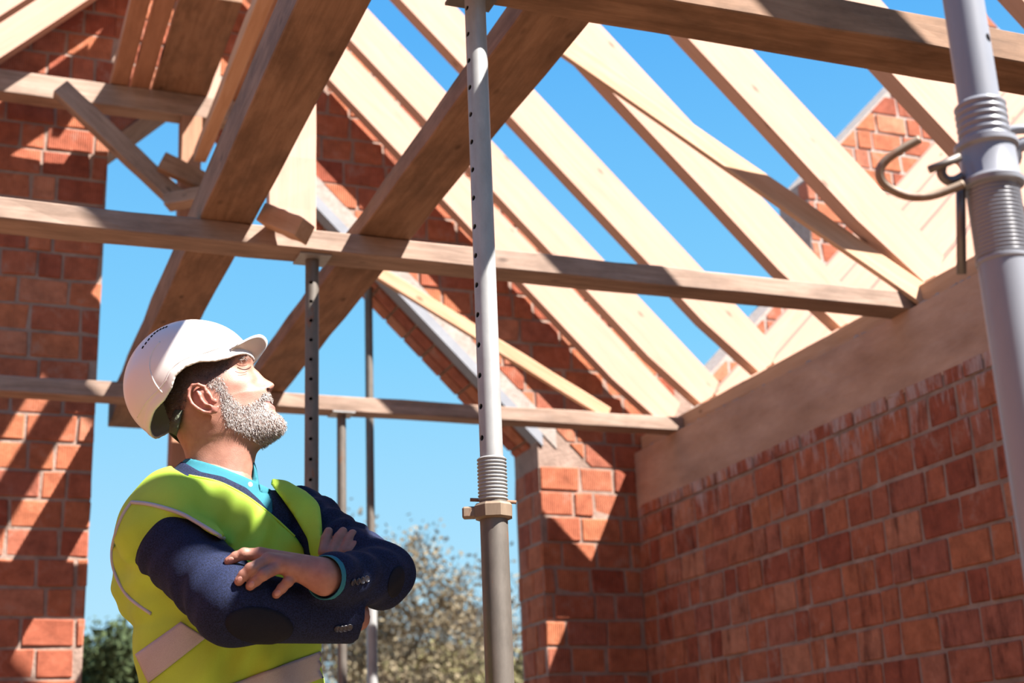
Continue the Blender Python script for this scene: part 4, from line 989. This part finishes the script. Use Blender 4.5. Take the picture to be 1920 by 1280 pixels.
# --- hair strands
def strands(name, poly_w, count, length, lay_dir, cols, seed, bvh, px_range, wid=.00042, both=False, jitter=.5):
    R = random.Random(seed); vs, fs, cl = [], [], []; k = 0; tries = 0
    x0, y0, x1, y1 = px_range
    nr_ = np.random.RandomState(seed); sx_, sy_ = nr_.uniform(x0, x1, count * 14), nr_.uniform(y0, y1, count * 14); ok_ = nr_.uniform(size=count * 14) < poly_w(sx_, sy_); sx_, sy_ = sx_[ok_][:count], sy_[ok_][:count]
    for x_, y_ in zip(sx_, sy_):
        x_, y_ = float(x_), float(y_)
        h, n = cast(bvh, x_, y_)
        if h is None: continue
        for side in ((0, 1) if both else (0,)):
            hh, nn = h.copy(), n.copy()
            if side:
                s = (h - hp(420, 700, D0)).dot(HF); hh = h - HF * (2 * s); sn = n.dot(HF); nn = n - HF * (2 * sn)
            d = (nn * .75 + lay_dir(x_, y_) + V((R.gauss(0, jitter), R.gauss(0, jitter), R.gauss(0, jitter)))).normalized(); L = length * R.uniform(.55, 1.25); sd_ = d.cross(nn).normalized() * wid
            if sd_.length < 1e-6: continue
            mid = hh + d * L * .55; tip = hh + (d * .9 + lay_dir(x_, y_) * .5 + V((0, 0, -.15))).normalized() * L; b0 = len(vs); c = R.choice(cols); f = R.uniform(.75, 1.15)
            vs += [hh - sd_, hh + sd_, mid - sd_ * .8, mid + sd_ * .8, tip]; fs += [(b0, b0 + 1, b0 + 3, b0 + 2), (b0 + 2, b0 + 3, b0 + 4)]; cl += [[q * f for q in c]] * 5
        k += 1
    me = mesh(name, vs, fs); at = me.color_attributes.new('tint', 'FLOAT_COLOR', 'POINT'); at.data.foreach_set('color', np.concatenate([np.array(cl), np.ones((len(cl), 1))], 1).ravel().astype(np.float32))
    o = part(name, me, M['hair'], BODY); o['kind'] = 'stuff'; return o
bp = np.array(BEARD)
def beard_w(x_, y_):
    d = in_poly(x_, y_, BEARD); return np.where(d < 2, np.clip(.25 - d / 8, 0, 1), 0)
dn = lambda x_, y_: (CR * .35 - CU * .65) * .8
white = [(.46, .42, .39), (.52, .48, .45), (.32, .27, .24), (.17, .12, .09), (.40, .34, .305), (.26, .20, .17)]
strands('beard', beard_w, 6000, .0066, dn, white, 3, BVH, (384, 700, 540, 838), both=True)
strands('moustache', lambda x_, y_: (in_poly(x_, y_, [(488, 745), (494, 737), (504, 736), (512, 742), (513, 748), (500, 750)]) < 0) * 1.0, 420, .007, lambda x_, y_: (-CU * .8 + CR * .2), white, 4, BVH, (486, 733, 515, 752), both=True)
strands('eyebrow', lambda x_, y_: (in_poly(x_, y_, [(447, 673), (458, 667), (470, 668), (473, 674), (462, 675), (450, 678)]) < 0) * 1.0, 160, .006, lambda x_, y_: (-CR * .7 + CU * .2), white[1:4], 5, BVH, (445, 664, 476, 680), both=True)
def hair_w(x_, y_):
    return (in_poly(x_, y_, HAIR) < 3) * 1.0
strands('cropped_hair', hair_w, 3000, .0045, lambda x_, y_: (-CU * .5 - CR * .3), [(.06, .042, .034), (.10, .075, .06), (.16, .13, .115), (.05, .034, .028)], 6, BVH, (300, 640, 450, 815), both=True, jitter=.3)

# --- hard hat
FH = (HR * math.cos(math.radians(30)) + HU * math.sin(math.radians(30))); UH = (HU * math.cos(math.radians(30)) - HR * math.sin(math.radians(30)))
RIM = [(452, 646), (443, 652), (423.5, 666), (401.6, 675.5), (373, 680), (349, 691), (331.6, 707), (323, 729), (307.5, 748.5), (285.6, 764), (268, 786), (259, 812), (254, 822)]
NEARS = D0 - .105
def rim_dist(P):
    s = (P - nCAM) @ nHF; Q = P + np.outer(NEARS - s, nHF); px, py = project(Q); return in_poly(px, py, RIM + [(262, 850), (620, 850), (620, 600), (540, 640)]) * .00112
def f_hat(P):
    d = s_ell(P, hp(355, 715, D0), (FH, HF, UH), (.142, .113, .135))
    fwd = (HR * .86 - HU * .5).normalized(); nrm = (HR * .5 + HU * .86)
    d = smin(d, s_ell(P, hp(408, 672, D0), (fwd, HF, nrm), (.066, .080, .052)), .03)
    rd = rim_dist(P); d = d - .0035 * np.clip(1 - np.abs(rd) / .016, 0, 1) ** .35 * (rd < .016)
    sh = np.abs(d + .003) - .003
    return smax(sh, -rd, .0015)
hatm = surface('hard_hat', f_hat, *box8(222, 588, 480, 835, D0 - .125, D0 + .125), .0028, 1)
BVHAT = tree_of(hatm)
HAT = part('hard_hat', hatm, M['helmet'])
# peak
vs = []; NU, NV = 24, 10
for j in range(NV + 1):
    for i in range(NU + 1):
        u = -1 + 2 * i / NU; v = j / NV; cu = abs(u) ** 2.2
        bmid, bside = hp(460, 670, D0), hp(434, 646, D0 - .080); tip = hp(498, 634, D0)
        q = bside - bmid; lat = q.dot(HF); q2 = q - HF * lat; base = bmid + q2 * cu + HF * (abs(lat) * u)
        reach = (tip - bmid) * (max(0, 1 - abs(u) ** 3.2) ** .7); reach = reach - HU * (.012 * cu)
        p_ = base + reach * v + HU * (-.007 * math.sin(v * math.pi) * (1 - cu)); vs.append(p_)
fs = [(j * (NU + 1) + i, j * (NU + 1) + i + 1, (j + 1) * (NU + 1) + i + 1, (j + 1) * (NU + 1) + i) for j in range(NV) for i in range(NU)]
pk = part('peak', mesh('peak', vs, fs, True), M['helmet'], HAT); thick(pk, .0045)
on_surface_tube('rib', BVHAT, [(300, 640), (284, 662), (280, 690), (290, 718), (304, 736)], .0022, M['helmet'], HAT, -.0005)
on_surface_tube('rib', BVHAT, [(257, 782), (275, 752), (305, 722), (322, 690), (348, 672), (380, 662), (415, 650), (440, 637)], .002, M['helmet'], HAT, -.0005)
for i in range(9):
    t_ = i / 8; x_, y_ = 265 + 44 * t_ + 3, 647 - 38 * t_ + 4 - 7 * math.sin(t_ * math.pi); h, n = cast(BVHAT, x_, y_)
    if h is None: continue
    me = box_mesh('vent_slot', .004, .007, .003, .0008); q = n.to_track_quat('Z', 'Y').to_matrix().to_4x4(); me.transform(Matrix.Translation(h) @ q); part('vent_slot', me, M['black'], HAT)
# headband seen under the rear rim
vs = []; K = 12
for i in range(K + 1):
    u = i / K; ang = math.pi * u; s_ = -math.cos(ang) * .068; back = math.sin(ang)
    tx, ty = 343 - 30 * back, 770 - 6 * back; bx, by = 331 - 24 * back, 818 - 16 * back
    a = hp(tx, ty, D0 - .066); b = hp(bx, by, D0 - .066); sh_ = HF * (s_ + .066); vs += [a + sh_, b + sh_]
fs = [(2 * i, 2 * i + 2, 2 * i + 3, 2 * i + 1) for i in range(K)]
thick(part('headband', mesh('headband', vs, fs, True), M['strap'], HAT), .003)

# shirt cuff at the left wrist, collar button, trousers and shoes
cdir = (ELL - WRL).normalized()
me = lathe_mesh('shirt_cuff', [(.042, -.03), (.042, .011), (.041, .0125), (.0395, .011), (.0395, -.03)], 30, True, cap=False); me.transform(Matrix.Translation(WRL) @ (-cdir).to_track_quat('Z', 'Y').to_matrix().to_4x4()); part('shirt_cuff', me, M['shirt'], SHRT)
h = hp(469, 908, 2.865); me = lathe_mesh('collar_button', [(.001, 0), (.0050, 0), (.0055, .001), (.005, .002), (.0015, .0016)], 16); me.transform(Matrix.Translation(h) @ FACE.to_track_quat('Z', 'Y').to_matrix().to_4x4()); part('collar_button', me, M['whitebutton'], SHRT)
def f_legs(P):
    c = hp(430, 1300, 2.985); c = V((c.x, c.y, .92)); d = s_ell(P, c, (LEFT, FACE, HU), (.172, .135, .14))
    for sg in (-1, 1):
        hpt = c + LEFT * (.09 * sg) - HU * .04; kn = V((c.x, c.y, .50)) + LEFT * (.10 * sg) + FACE * .02; an = V((c.x, c.y, .06)) + LEFT * (.11 * sg)
        d = smin(d, s_cone(P, hpt, kn, .088, .066), .04); d = smin(d, s_cone(P, kn, an, .066, .054), .02)
    return smax(d, .05 - P[:, 2], .005)
cc = hp(430, 1300, 2.985); lm = surface('trousers', f_legs, (cc.x - .34, cc.y - .34, .0), (cc.x + .34, cc.y + .34, 1.1), .012, 1); part('trousers', lm, M['trousers'])
for sg in (-1, 1):
    a_ = V((cc.x, cc.y, .04)) + LEFT * (.11 * sg)
    sm = surface('shoe', lambda P: smax(smin(s_cone(P, a_ - FACE * .05, a_ + FACE * .15, .045, .040), s_cone(P, a_ - FACE * .03, a_ + HU * .06, .045, .042), .03), .0 - P[:, 2] + .002, .004), nv(a_) - .28, nv(a_) + .28, .011, 1); part('shoe', sm, M['strap'])
